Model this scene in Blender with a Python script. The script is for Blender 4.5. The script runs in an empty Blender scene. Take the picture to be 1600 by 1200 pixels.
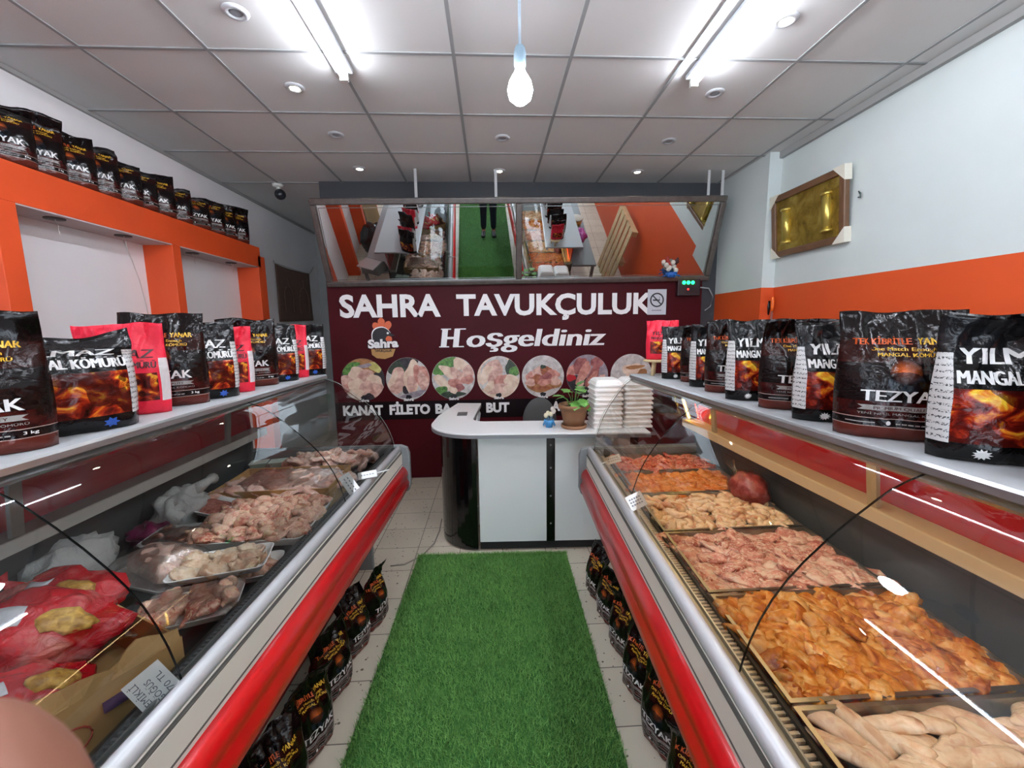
import bpy, bmesh, math, random
import numpy as np
from mathutils import Vector, Matrix, Euler, noise
from math import radians as R, pi, sin, cos

S = bpy.context.scene
COL = S.collection
rnd = random.Random(7)

# ---------------------------------------------------------------- camera
cam = bpy.data.cameras.new('camera')
cam.sensor_width = 36.0
cam.lens = 14.4
cam.clip_start = 0.01
cam.dof.use_dof = True
cam.dof.focus_distance = 1.8
cam.dof.aperture_fstop = 20
camo = bpy.data.objects.new('camera', cam)
COL.objects.link(camo)
_yaw, _p, _al = R(2.87), math.atan(88 / 640), 0.013
_d = Vector((sin(_yaw) * cos(_p), cos(_yaw) * cos(_p), -sin(_p)))
_r0 = Vector((cos(_yaw), -sin(_yaw), 0))
_u0 = _r0.cross(_d)
_r = _r0 * cos(_al) - _u0 * sin(_al)
_u = _u0 * cos(_al) + _r0 * sin(_al)
camo.matrix_world = Matrix(((_r.x, _u.x, -_d.x, 0), (_r.y, _u.y, -_d.y, 0), (_r.z, _u.z, -_d.z, 1.55), (0, 0, 0, 1)))
S.camera = camo

# ---------------------------------------------------------------- world, exposure
W = bpy.data.worlds.new('world')
S.world = W
W.use_nodes = True
W.node_tree.nodes['Background'].inputs[0].default_value = (0.78, 0.86, 1.0, 1)
W.node_tree.nodes['Background'].inputs[1].default_value = 2.8
S.view_settings.view_transform = 'Standard'
S.view_settings.look = 'None'
S.view_settings.gamma = 1
S.view_settings.use_curve_mapping = False
S.view_settings.exposure = 1.35
S.cycles.transparent_max_bounces = 32
S.cycles.max_bounces = 10
TUBE = 30.0        # strength of the fluorescent tubes
BULB = 26.0
WARM = 7.0         # strength of the warm strip in the right-hand case

# ---------------------------------------------------------------- node helpers
def lin(h):
    if isinstance(h, (tuple, list)):
        return tuple(h[:3]) + (1,)
    h = h.lstrip('#')
    c = [int(h[i:i + 2], 16) / 255 for i in (0, 2, 4)]
    return tuple((x / 12.92 if x <= .04045 else ((x + .055) / 1.055) ** 2.4) for x in c) + (1,)

class NT:
    def __init__(self, name):
        self.m = bpy.data.materials.new(name)
        self.m.use_nodes = True
        self.t = self.m.node_tree
        self.b = self.t.nodes['Principled BSDF']
        self.out = self.t.nodes['Material Output']
    def n(self, typ, **kw):
        nd = self.t.nodes.new('ShaderNode' + typ)
        for k, v in kw.items():
            setattr(nd, k, v)
        return nd
    def put(self, sock, v):
        if hasattr(v, 'is_output'):
            self.t.links.new(v, sock)
        elif isinstance(v, str):
            sock.default_value = lin(v)
        else:
            sock.default_value = v
    def math(self, op, a, b=0.0, clamp=False):
        nd = self.n('Math', operation=op, use_clamp=clamp)
        self.put(nd.inputs[0], a); self.put(nd.inputs[1], b)
        return nd.outputs[0]
    def band(self, x, lo, hi):
        return self.math('MULTIPLY', self.math('GREATER_THAN', x, lo), self.math('LESS_THAN', x, hi))
    def mix(self, f, a, b, blend='MIX'):
        nd = self.n('Mix', data_type='RGBA', blend_type=blend)
        self.put(nd.inputs[0], f); self.put(nd.inputs[6], a); self.put(nd.inputs[7], b)
        return nd.outputs[2]
    def ramp(self, f, stops, interp='LINEAR'):
        nd = self.n('ValToRGB')
        nd.color_ramp.interpolation = interp
        el = nd.color_ramp.elements
        while len(el) < len(stops):
            el.new(0.5)
        for e, (p, c) in zip(el, stops):
            e.position = p; e.color = lin(c)
        self.put(nd.inputs[0], f)
        return nd.outputs[0]
    def coord(self, which='Object'):
        return self.n('TexCoord').outputs[which]
    def mapping(self, v, scale=(1, 1, 1), loc=(0, 0, 0)):
        nd = self.n('Mapping')
        self.put(nd.inputs[0], v); nd.inputs['Scale'].default_value = scale; nd.inputs['Location'].default_value = loc
        return nd.outputs[0]
    def noise(self, vec, scale, detail=3, dist=0.0, rough=.5, col=False):
        nd = self.n('TexNoise')
        self.put(nd.inputs['Vector'], vec); nd.inputs['Scale'].default_value = scale
        nd.inputs['Detail'].default_value = detail; nd.inputs['Distortion'].default_value = dist
        nd.inputs['Roughness'].default_value = rough
        return nd.outputs['Color' if col else 'Fac']
    def voro(self, vec, scale, feature='F1', rnd_=1.0):
        nd = self.n('TexVoronoi', feature=feature)
        self.put(nd.inputs['Vector'], vec); nd.inputs['Scale'].default_value = scale
        nd.inputs['Randomness'].default_value = rnd_
        return nd
    def bump(self, h, strength=.3, dist=.01):
        nd = self.n('Bump')
        nd.inputs['Strength'].default_value = strength; nd.inputs['Distance'].default_value = dist
        self.put(nd.inputs['Height'], h)
        self.t.links.new(nd.outputs[0], self.b.inputs['Normal'])
    def set(self, color=None, rough=None, metal=None, **kw):
        if color is not None: self.put(self.b.inputs['Base Color'], color)
        if rough is not None: self.put(self.b.inputs['Roughness'], rough)
        if metal is not None: self.put(self.b.inputs['Metallic'], metal)
        for k, v in kw.items():
            self.put(self.b.inputs[k.replace('_', ' ')], v)
        return self.m

_mats = {}
def M(color, rough=.5, metal=0.0, bump=0.0, bscale=60, var=0.0, vscale=6, emit=0.0, coat=0.0):
    """plain paint / plastic / metal, with a little procedural mottling and grain"""
    key = (color, rough, metal, bump, bscale, var, vscale, emit, coat)
    if key in _mats: return _mats[key]
    t = NT('mat_%d' % len(_mats))
    c = color
    if var:
        nz = t.noise(t.coord(), vscale, 4)
        a = lin(color)
        lo = tuple(x * (1 - var) for x in a[:3]); hi = tuple(min(1, x * (1 + var)) for x in a[:3])
        c = t.ramp(nz, [(.3, lo), (.7, hi)])
    t.set(c if not isinstance(c, str) else lin(c), rough, metal)
    if bump:
        t.bump(t.noise(t.coord(), bscale, 4), bump, .004)
    if emit:
        t.set(Emission_Color=lin(color), Emission_Strength=emit)
    if coat:
        t.set(Coat_Weight=coat)
    _mats[key] = t.m
    return t.m

# ---------------------------------------------------------------- mesh helpers
class MB:
    """collects shapes; obj() links them as ONE mesh object"""
    def __init__(s):
        s.v = []; s.f = []; s.mi = []; s.sm = []; s.uv = None
    def add(s, verts, faces, mat=0, smooth=False):
        o = len(s.v)
        s.v.extend([tuple(map(float, p)) for p in verts])
        for f in faces:
            s.f.append(tuple(i + o for i in f)); s.mi.append(mat); s.sm.append(smooth)
        return s
    def box(s, x0, x1, y0, y1, z0, z1, mat=0):
        v = [(x, y, z) for z in (z0, z1) for y in (y0, y1) for x in (x0, x1)]
        return s.add(v, [(0, 2, 3, 1), (4, 5, 7, 6), (0, 1, 5, 4), (2, 6, 7, 3), (0, 4, 6, 2), (1, 3, 7, 5)], mat)
    def obox(s, c, size, rot=(0, 0, 0), mat=0):
        m = Matrix.Translation(c) @ Euler(rot).to_matrix().to_4x4()
        a, b, d = [q / 2 for q in size]
        v = [m @ Vector((x, y, z)) for z in (-d, d) for y in (-b, b) for x in (-a, a)]
        return s.add(v, [(0, 2, 3, 1), (4, 5, 7, 6), (0, 1, 5, 4), (2, 6, 7, 3), (0, 4, 6, 2), (1, 3, 7, 5)], mat)
    def loft(s, rings, mat=0, closed=True, cap=True, smooth=False):
        n = len(rings[0]); v = [p for r in rings for p in r]; f = []
        for i in range(len(rings) - 1):
            for j in range(n if closed else n - 1):
                k = (j + 1) % n
                f.append((i * n + j, i * n + k, (i + 1) * n + k, (i + 1) * n + j))
        if cap and closed:
            f.append(tuple(range(n))[::-1]); f.append(tuple((len(rings) - 1) * n + j for j in range(n)))
        return s.add(v, f, mat, smooth)
    def lathe(s, prof, c=(0, 0, 0), n=24, mat=0, smooth=True, cap=True):
        rings = [[(c[0] + r * cos(2 * pi * j / n), c[1] + r * sin(2 * pi * j / n), c[2] + z) for j in range(n)] for r, z in prof]
        return s.loft(rings, mat, True, cap, smooth)
    def tube(s, pts, r, n=8, mat=0, smooth=True):
        pts = [Vector(p) for p in pts]
        rr = r if isinstance(r, (list, tuple)) else [r] * len(pts)
        rings = []
        ref = Vector((0, 0, 1))
        for i, p in enumerate(pts):
            t = (pts[min(i + 1, len(pts) - 1)] - pts[max(i - 1, 0)]).normalized()
            if abs(t.dot(ref)) > .95: a = t.cross(Vector((1, 0, 0))).normalized()
            else: a = t.cross(ref).normalized()
            b = t.cross(a)
            rings.append([p + (a * cos(2 * pi * j / n) + b * sin(2 * pi * j / n)) * rr[i] for j in range(n)])
        return s.loft(rings, mat, True, True, smooth)
    def poly(s, pts, h, axis=2, mat=0):
        """flat outline extruded by h along an axis"""
        off = [0, 0, 0]; off[axis] = h
        a = [tuple(p) for p in pts]; b = [tuple(p[i] + off[i] for i in range(3)) for p in pts]
        return s.loft([a, b], mat)
    def ball(s, c, r, mat=0, nu=16, nv=10, noise_=0.0, seed=0, rot=0):
        if not isinstance(r, (tuple, list)): r = (r, r, r)
        rings = []
        for i in range(nv + 1):
            th = pi * (0.02 + .96 * i / nv)
            ring = []
            for j in range(nu):
                ph = 2 * pi * j / nu
                d = Vector((sin(th) * cos(ph), sin(th) * sin(ph), cos(th)))
                k = 1 + noise_ * noise.noise(d * 2.3 + Vector((seed * 7.1, seed * 3.3, seed)))
                x, y, z = d.x * r[0] * k, d.y * r[1] * k, d.z * r[2] * k
                ring.append((c[0] + x * cos(rot) - y * sin(rot), c[1] + x * sin(rot) + y * cos(rot), c[2] + z))
            rings.append(ring)
        return s.loft(rings, mat, True, True, True)
    def mesh(s, name, mats):
        me = bpy.data.meshes.new(name)
        me.from_pydata(s.v, [], s.f)
        for m in mats: me.materials.append(m)
        me.polygons.foreach_set('material_index', s.mi)
        me.polygons.foreach_set('use_smooth', s.sm)
        if s.uv is not None:
            uvl = me.uv_layers.new(name='UVMap')
            li = np.zeros(len(me.loops), dtype=np.int32); me.loops.foreach_get('vertex_index', li)
            uvl.data.foreach_set('uv', np.asarray(s.uv, dtype=np.float32)[li].ravel())
        else:
            bm = bmesh.new(); bm.from_mesh(me); bmesh.ops.recalc_face_normals(bm, faces=bm.faces); bm.to_mesh(me); bm.free()
        me.update()
        return me
    def obj(s, name, mats, parent=None, loc=None, bevel=0.0, seg=2):
        if not isinstance(mats, (list, tuple)): mats = [mats]
        o = bpy.data.objects.new(name, s.mesh(name, mats))
        COL.objects.link(o)
        if parent: o.parent = parent
        if loc is not None: o.location = loc
        if bevel:
            md = o.modifiers.new('bevel', 'BEVEL'); md.width = bevel; md.segments = seg; md.limit_method = 'ANGLE'
        return o

def tag(o, label, cat, group=None, kind=None):
    o['label'] = label; o['category'] = cat
    if group: o['group'] = group
    if kind: o['kind'] = kind
    return o
def thing(name, label, cat, loc=(0, 0, 0), rz=0.0, group=None):
    o = bpy.data.objects.new(name, None); COL.objects.link(o)
    o.empty_display_size = .05
    o.location = loc; o.rotation_euler = (0, 0, rz)
    return tag(o, label, cat, group)
def struct(o, label=None, cat=None):
    o['kind'] = 'structure'
    if label: o['label'] = label
    if cat: o['category'] = cat
    return o
def dup(root, loc, rot, label=None):
    r = root.copy(); COL.objects.link(r); r.location = loc
    r.rotation_euler = rot if isinstance(rot, (tuple, list)) else (0, 0, rot)
    if label: r['label'] = label
    for ch in list(root.children):
        c = ch.copy(); COL.objects.link(c); c.parent = r
        for g in list(ch.children):
            e = g.copy(); COL.objects.link(e); e.parent = c
    return r
ORD = ['first', 'second', 'third', 'fourth', 'fifth', 'sixth', 'seventh', 'eighth', 'ninth', 'tenth', 'eleventh', 'twelfth',
       'thirteenth', 'fourteenth', 'fifteenth', 'sixteenth', 'seventeenth', 'eighteenth', 'nineteenth', 'twentieth']

# ---- lettering: flat glyph meshes fitted to a box (x 0..w, cap height h)
_txt = {}
def glyphs(body, bold=0.0, shear=0.0):
    key = (body, bold, shear)
    if key in _txt: return _txt[key]
    def conv(b):
        cu = bpy.data.curves.new('t', 'FONT'); cu.body = b; cu.offset = bold; cu.shear = shear; cu.resolution_u = 3
        ob = bpy.data.objects.new('t', cu); COL.objects.link(ob)
        dg = bpy.context.evaluated_depsgraph_get(); dg.update()
        me = bpy.data.meshes.new_from_object(ob.evaluated_get(dg))
        v = np.array([tuple(p.co) for p in me.vertices]); f = [tuple(p.vertices) for p in me.polygons]
        bpy.data.objects.remove(ob); bpy.data.curves.remove(cu); bpy.data.meshes.remove(me)
        return v, f
    v, f = conv(body)
    hv, _ = conv('H')
    v[:, 0] -= v[:, 0].min(); wd = v[:, 0].max()
    v[:, 1] -= hv[:, 1].min(); cap = hv[:, 1].max() - hv[:, 1].min()
    _txt[key] = (v, f, wd, cap)
    return _txt[key]
def text2d(body, w, h, bold=0.02, shear=0.0):
    v, f, wd, cap = glyphs(body, bold, shear)
    return [(p[0] / wd * w, p[1] / cap * h) for p in v], f
def wall_text(mb, body, x, y, z, w, h, mat, bold=.02, shear=0.0, slope=0.0):
    """lettering on a wall that faces -Y"""
    v, f = text2d(body, w, h, bold, shear)
    mb.add([(x + a, y, z + b + a * slope) for a, b in v], f, mat)

# ---------------------------------------------------------------- materials
def wall_paint(name, low=None, zsplit=0):
    t = NT(name); co = t.coord()
    nz = t.noise(co, 1.6, 5)
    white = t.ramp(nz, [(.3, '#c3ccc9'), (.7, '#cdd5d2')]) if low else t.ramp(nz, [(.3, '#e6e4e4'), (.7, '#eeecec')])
    if low:
        z = t.n('SeparateXYZ'); t.put(z.inputs[0], co)
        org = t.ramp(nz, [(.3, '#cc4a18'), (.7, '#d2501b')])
        c = t.mix(t.math('GREATER_THAN', z.outputs[2], zsplit), org, white)
    else: c = white
    t.set(c, .55)
    t.bump(t.noise(co, 90, 3), .12, .003)
    return t.m
WALL = wall_paint('plaster_white')
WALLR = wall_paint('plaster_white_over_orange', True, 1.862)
ORANGE = M('#dc4f1e', .5, bump=.1, bscale=70, var=.06, vscale=3)
CEIL = M('#d2d2d0', .85, bump=.08, bscale=120, var=.03, vscale=2)
GRID = M('#949696', .8)
DARKGREY = M('#3a3c40', .7)
STEEL = M('#b9bcbd', .28, .9, bump=.05, bscale=30)
STEELD = M('#6e7374', .35, .85, bump=.06, bscale=25)
ALU = M('#a8acae', .35, .7)
GREYPL = M('#787c7d', .5)
WHITEPL = M('#d6d5cd', .4)
CREAM = M('#dedbd0', .45, var=.04)
REDPL = M('#d20c14', .32, coat=.25)
REDGLOSS = M('#a81a28', .16, coat=.6)
REDK = M('#8a0d12', .4)
BLACK = M('#0d0d0f', .3)
BLACKM = M('#101012', .6)
INNER = M('#4a4d4d', .45, .3, bump=.05, bscale=20)
WHITE = M('#e8e8e6', .35)
WOODL = M('#cdb48a', .55, var=.12, vscale=9)
CARD = M('#b08b57', .75, bump=.15, bscale=40, var=.1, vscale=5)
CARDD = M('#8a6b41', .8, var=.1)
FOAM = M('#f6f5f2', .55, bump=.06, bscale=150)

def glass_mat(name='clear_glass', tint=(.975, .988, .984), rough=.0, boost=1.0):
    t = NT(name)
    fr = t.n('Fresnel'); fr.inputs['IOR'].default_value = 1.45
    tr = t.n('BsdfTransparent'); tr.inputs[0].default_value = tint + (1,)
    gl = t.n('BsdfGlossy'); gl.inputs['Roughness'].default_value = rough
    mx = t.n('MixShader')
    t.put(mx.inputs[0], t.math('MULTIPLY', fr.outputs[0], boost, True))
    t.t.links.new(tr.outputs[0], mx.inputs[1]); t.t.links.new(gl.outputs[0], mx.inputs[2])
    t.t.links.new(mx.outputs[0], t.out.inputs[0])
    return t.m
GLASS = glass_mat()
GLEDGE = M('#141a19', .25)
FILM = None
def film_mat():
    t = NT('cling_film')
    co = t.coord()
    nz = t.noise(co, 22, 5, 1.5)
    bp = t.n('Bump'); bp.inputs['Strength'].default_value = .45; bp.inputs['Distance'].default_value = .012
    t.put(bp.inputs['Height'], nz)
    tr = t.n('BsdfTransparent'); gl = t.n('BsdfGlossy'); gl.inputs['Roughness'].default_value = .12
    t.t.links.new(bp.outputs[0], gl.inputs['Normal'])
    fr = t.n('Fresnel'); fr.inputs['IOR'].default_value = 1.5; t.t.links.new(bp.outputs[0], fr.inputs['Normal'])
    mx = t.n('MixShader'); t.put(mx.inputs[0], t.math('MULTIPLY', fr.outputs[0], .55, True))
    t.t.links.new(tr.outputs[0], mx.inputs[1]); t.t.links.new(gl.outputs[0], mx.inputs[2])
    t.t.links.new(mx.outputs[0], t.out.inputs[0])
    return t.m
FILM = film_mat()

def mirror_mat():
    t = NT('mirror_silver'); return t.set('#cdd1d0', .01, 1.0)
MIRROR = mirror_mat()

def floor_mat():
    t = NT('terrazzo_tiles'); co = t.coord()
    br = t.n('TexBrick'); br.offset = 0.0; br.squash = 1.0
    t.put(br.inputs['Vector'], t.mapping(co, (1, 1, 1), (-.055, .02, 0)))
    br.inputs['Scale'].default_value = 1.0; br.inputs['Brick Width'].default_value = .30; br.inputs['Row Height'].default_value = .28
    br.inputs['Mortar Size'].default_value = .0022; br.inputs['Mortar Smooth'].default_value = .0
    br.inputs['Color1'].default_value = lin('#ddd6c2'); br.inputs['Color2'].default_value = lin('#d3ccb8'); br.inputs['Mortar'].default_value = lin('#4c473d')
    vo = t.voro(t.mapping(co, (1, 1, 0)), 38)
    size = t.noise(co, 31, 2)
    speck = t.math('LESS_THAN', vo.outputs['Distance'], t.math('MULTIPLY', t.math('SUBTRACT', size, .40), .95))
    c = t.mix(speck, br.outputs[0], '#5b4f42')
    c2 = t.mix(t.math('MULTIPLY', t.noise(co, 3, 5), .35), c, '#8d8371')
    t.set(c2, .38)
    return t.m

# ---------------------------------------------------------------- the room
struct(MB().box(-2.75, 2.65, -2.9, 6.5, -.1, 0).obj('floor', floor_mat()))
struct(MB().box(-2.75, 2.65, -2.9, 6.5, 2.95, 3.05).obj('ceiling', CEIL))
b = MB()
for k in range(8):
    b.box(-1.996 + .611 * k - .009, -1.996 + .611 * k + .009, -2.75, 4.24, 2.944, 2.9505)
for k in range(12):
    y = 4.24 - (0 if k == 0 else .70 + .605 * (k - 1))
    if y > -2.7: b.box(-2.53, 2.43, y - .009, y + .009, 2.9445, 2.9505)
struct(b.obj('trim_1', GRID))
b = MB()
b.box(2.40, 2.43, -2.75, 3.47, 2.90, 2.95); b.box(-2.53, -2.51, -2.75, 6.3, 2.925, 2.95)
struct(b.obj('trim_2', M('#9b9b98', .7)))
struct(MB().box(-2.65, -2.53, -2.9, 6.5, 0, 2.95).obj('wall_left', WALL))
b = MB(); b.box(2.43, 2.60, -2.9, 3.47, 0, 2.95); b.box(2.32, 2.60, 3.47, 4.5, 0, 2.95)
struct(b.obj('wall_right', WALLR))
struct(MB().box(-1.60, 2.32, 4.20, 4.32, 0, 2.95).obj('wall_back', DARKGREY))
b = MB(); b.box(-2.65, -1.5, 6.35, 6.5, 0, 2.95); b.box(-1.60, -1.5, 4.32, 6.35, 0, 2.95)
struct(b.obj('wall_passage', M('#a9aaa8', .7, var=.05)))

b = MB(); b.box(-2.65, 2.60, -2.9, -2.78, 0, .55); b.box(-2.65, 2.60, -2.9, -2.78, 2.45, 2.95)
for x in (-2.6, -.62, .48, 2.5): b.box(x - .05, x + .05, -2.88, -2.79, .55, 2.45)
struct(b.obj('wall_front', M('#3d3f42', .5)))
struct(MB().box(-2.6, 2.5, -2.84, -2.83, .55, 2.45).obj('window_1', GLASS))

# orange plasterboard frame with lit niches on the left wall
b = MB(); b.box(-2.53, -2.32, -2.0, 4.42, 2.19, 2.385)
for y0, y1 in ((-.98, -.88), (.02, .12), (1.06, 1.15), (2.14, 2.24), (3.24, 3.32)):
    b.box(-2.53, -2.32, y0, y1, 0, 2.19)
b.box(-2.53, -2.32, 4.37, 4.50, 0, 2.30)
struct(b.obj('trim_3', ORANGE, bevel=.003))
b = MB()
for y0, y1 in ((.12, 1.06), (1.15, 2.14), (2.24, 3.24), (3.32, 4.37)):
    b.box(-2.53, -2.322, y0, y1, 2.183, 2.191)
struct(b.obj('trim_4', M('#b8aaa8', .8, var=.06)))
for i, (x, y) in enumerate(((-2.40, 2.50), (-2.40, 2.93), (-2.40, 3.56), (-2.40, 4.06))):
    lab = ['nearest', 'second nearest', 'third nearest', 'farthest'][i]
    t = thing('niche_socket', 'empty spotlight socket with dangling wire under the orange ledge, %s' % lab, 'light socket', (x, y, 2.183), 0, 'sockets under the orange ledge')
    MB().lathe([(.045, -.006), (.045, 0), (.03, .0)], n=20).obj('ring', M('#3b2c28', .6), t)
    MB().tube([(0, 0, 0), (.004, .01, -.035), (-.006, .02, -.06), (.008, .012, -.085)], .0022, 6).obj('wire', M('#cfc6bf', .6), t)
tag(MB().tube([(-2.526, 3.08, 2.183), (-2.525, 3.13, 2.05), (-2.526, 3.17, 1.92), (-2.526, 3.20, 1.74), (-2.526, 3.21, 1.62)], .003, 6).obj('cable', M('#c9c2c0', .6)),
    'thin pale cable running down the wall inside the wider niche', 'cable')

# grey-brown hanging cloth with mosque domes, far left wall
t = thing('wall_hanging', 'brown woven hanging with dome outlines on the far left wall', 'wall hanging', (-2.525, 5.55, 2.0))
V = []; F = []
nx, nz = 22, 16
for j in range(nz + 1):
    for i in range(nx + 1):
        u, v = i / nx, j / nz
        V.append((.014 + .012 * sin(u * 9 + v * 2) * (1 - v * .4), -.47 + .94 * u, -.33 + .66 * v + .03 * (u - .5) * (1 - v) + .035 * abs(sin(pi * u)) * v * -.4))
for j in range(nz):
    for i in range(nx):
        a = j * (nx + 1) + i; F.append((a, a + 1, a + nx + 2, a + nx + 1))
t2 = NT('brown_weave'); c_ = t2.coord(); t2.set(t2.ramp(t2.noise(t2.mapping(c_, (1, 60, 3)), 4, 4), [(.3, '#5c463b'), (.7, '#735a4c')]), .9)
t2.bump(t2.noise(c_, 200, 2), .3, .003)
b = MB(); b.add(V, F, 0, True)
o = b.obj('cloth', t2.m, t); md = o.modifiers.new('thick', 'SOLIDIFY'); md.thickness = .004
b = MB()
for cy, r in ((-.22, .11), (.2, .13)):
    pts = [(.034, cy + r * cos(a), -.03 + r * 1.1 * sin(a)) for a in [pi * k / 14 for k in range(15)]]
    b.tube([(.034, cy + r, -.22)] + pts + [(.034, cy - r, -.22)], .006, 6)
    b.tube([(.034, cy, -.03 + r * 1.1), (.034, cy, r * 1.1 + .07)], .005, 6)
b.obj('dome_embroidery', M('#6b5446', .9), t)
MB().tube([(.02, -.5, .36), (.02, -.47, .335), (.02, 0, .325), (.02, .46, .33), (.02, .6, .44)], .004, 6).obj('string', M('#a9a59f', .8), t)

# ---------------------------------------------------------------- lights of the room
EM_TUBE = M('#f2f6ff', .5, emit=TUBE)
EM_BULB = M('#eef4ff', .5, emit=BULB)
EM_SPOT = M('#fff3dd', .5, emit=22)
def tube_lamp(x, y0, y1, label):
    t = thing('tube_light', label, 'ceiling light', (x, (y0 + y1) / 2, 2.95), 0, 'tube lights')
    L = (y1 - y0) / 2
    MB().box(-.045, .045, -L, L, -.022, -.0005).obj('fixture_body', M('#dfe6ee', .4), t, bevel=.004)
    MB().tube([(0, -L + .02, -.045), (0, L - .02, -.045)], .017, 14).obj('tube', EM_TUBE, t)
    for s in (-1, 1):
        MB().box(-.022, .022, -.012, .012, -.066, -.022).obj('end_cap', WHITEPL, t, (0, s * (L - .012), 0), bevel=.003)
tube_lamp(-.765, 1.10, 2.48, 'glowing tube light on the ceiling left of the hanging bulb')
tube_lamp(1.175, 1.10, 2.48, 'glowing tube light on the ceiling right of the hanging bulb')
tube_lamp(-.765, -.75, .62, 'glowing tube light on the ceiling behind the viewer, left side')
tube_lamp(1.175, -.75, .62, 'glowing tube light on the ceiling behind the viewer, right side')

tube_lamp(-.765, -2.55, -1.18, 'added unseen fill tube on the ceiling far behind the viewer, left side')  # unseen pair added as fill, evens the light on banner and counter
tube_lamp(1.175, -2.55, -1.18, 'added unseen fill tube on the ceiling far behind the viewer, right side')

t = thing('pendant_bulb', 'lit round bulb on a pendant rod at the middle of the ceiling', 'light bulb', (.135, 1.75, 2.95))
MB().lathe([(.0, 0), (.055, 0), (.05, -.02), (.012, -.035), (.0, -.035)]).obj('ceiling_rose', M('#8d9aa6', .5), t)
MB().tube([(0, 0, -.03), (0, 0, -.33)], .006, 8).obj('rod', M('#9fb0bd', .4), t)
MB().lathe([(.0, 0), (.018, 0), (.024, -.02), (.024, -.065), (.02, -.075), (.0, -.075)], (0, 0, -.32)).obj('socket', M('#7f96a3', .4), t)
MB().lathe([(.0, 0), (.016, -.0), (.022, -.02), (.043, -.055), (.05, -.085), (.043, -.115), (.02, -.134), (.0, -.138)], (0, 0, -.39)).obj('bulb', EM_BULB, t)

def downlight(x, y, lit, label):
    t = thing('downlight', label, 'ceiling light', (x, y, 2.95), 0, 'recessed ceiling spots')
    MB().lathe([(.026, -.003), (.030, -.010), (.046, -.009), (.054, -.003), (.055, 0), (.026, 0)], n=28).obj('ring', M('#b7babd', .6), t)
    MB().lathe([(0, -.007), (.018, -.007), (.027, -.004), (.027, -.0005), (0, -.0005)], n=20).obj('lens', EM_SPOT if lit else M('#9a9fa6', .3), t)
for x, y, lit, lab in (
    (-1.109, 2.655, 1, 'lit recessed spot near the front end of the left tube light'),
    (-1.12, 3.88, 1, 'lit recessed spot above the left end of the mirror'),
    (.106, 3.91, 1, 'lit recessed spot above the middle of the mirror'),
    (1.37, 3.91, 1, 'lit recessed spot above the right half of the mirror'),
    (1.398, 2.045, 1, 'lit recessed spot beside the right tube light'),
    (1.392, 2.642, 0, 'unlit recessed spot just past the end of the right tube light'),
    (.116, 3.263, 0, 'unlit recessed spot behind the hanging bulb'),
    (-1.088, 3.239, 0, 'unlit recessed spot on the left, between two lit ones'),
    (-1.098, 2.078, 0, 'unlit recessed spot left of the left tube light'),
    (1.389, 3.288, 0, 'unlit recessed spot on the right, third from the viewer')):
    downlight(x, y, lit, lab)

t = thing('security_camera', 'small white and black dome camera on the ceiling left of the mirror', 'security camera', (-2.02, 4.28, 2.95))
MB().lathe([(0, 0), (.05, 0), (.048, -.02), (.025, -.032), (0, -.032)], n=20).obj('base', WHITEPL, t)
MB().tube([(0, 0, -.03), (.015, -.01, -.075)], .018, 12).obj('neck', WHITEPL, t)
MB().ball((.03, -.03, -.105), .05).obj('lens_housing', M('#23252a', .25), t)

# ---------------------------------------------------------------- the printed banner on the back wall
_b = NT('banner_vinyl'); BAN = _b.set(_b.ramp(_b.noise(_b.coord(), 2, 4), [(.3, '#420a11'), (.7, '#4a0d15')]), .5, Specular_IOR_Level=.14)
PW = M('#f6f6f5', .45)
def meatprint(a, b_, sc=18):
    t = NT('print_%s' % a.strip('#'))
    t.set(t.ramp(t.noise(t.coord(), sc, 5, .6), [(.30, a), (.68, b_)]), .4)
    return t.m
PINK = meatprint('#b57f72', '#ecc9b8'); PINK2 = meatprint('#a85f52', '#e0a595'); PALE = meatprint('#d5b59a', '#f0dcc8')
BRN = meatprint('#7c3a22', '#b9744c'); GRN = meatprint('#24541f', '#6da24a', 40); DGRN = meatprint('#182818', '#3a4a38', 30)
GREYP = meatprint('#a6a09c', '#dad7d3'); DKP = meatprint('#17141a', '#3a3238'); MAUVE = meatprint('#7d727c', '#aaa0a8')
WINE = meatprint('#7b3a3c', '#b8716c'); REDP = M('#b01722', .4); YELP = meatprint('#a9a04a', '#d9d48a'); WOODP = meatprint('#8a5a34', '#b5814f')
ORGP = M('#e0673a', .4); NAVY = M('#12121a', .4); TAN = M('#b98a4c', .4); _b = NT('banner_black'); BAND = _b.set('#14090d', .5, Specular_IOR_Level=.14)
banner_mats = [BAN, PW, PINK, PINK2, PALE, BRN, GRN, DGRN, GREYP, DKP, MAUVE, WINE, REDP, YELP, WOODP, ORGP, NAVY, TAN, BAND]
(iBAN, iW, iPINK, iPINK2, iPALE, iBRN, iGRN, iDGRN, iGREY, iDK, iMAUVE, iWINE, iRED, iYEL, iWOOD, iORG, iNAVY, iTAN, iBAND) = range(19)
b = MB()
YB = 4.172
b.box(-1.585, 2.165, YB, 4.199, .005, 2.06, iBAN)
_lay = [0]
def flat(pts, mat, y=None):
    """printed patch on the banner: pts are (x,z)"""
    _lay[0] += 1
    yy = YB - .0006 - .00004 * _lay[0]
    b.add([(p[0], yy, p[1]) for p in pts], [tuple(range(len(pts)))], mat)
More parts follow.
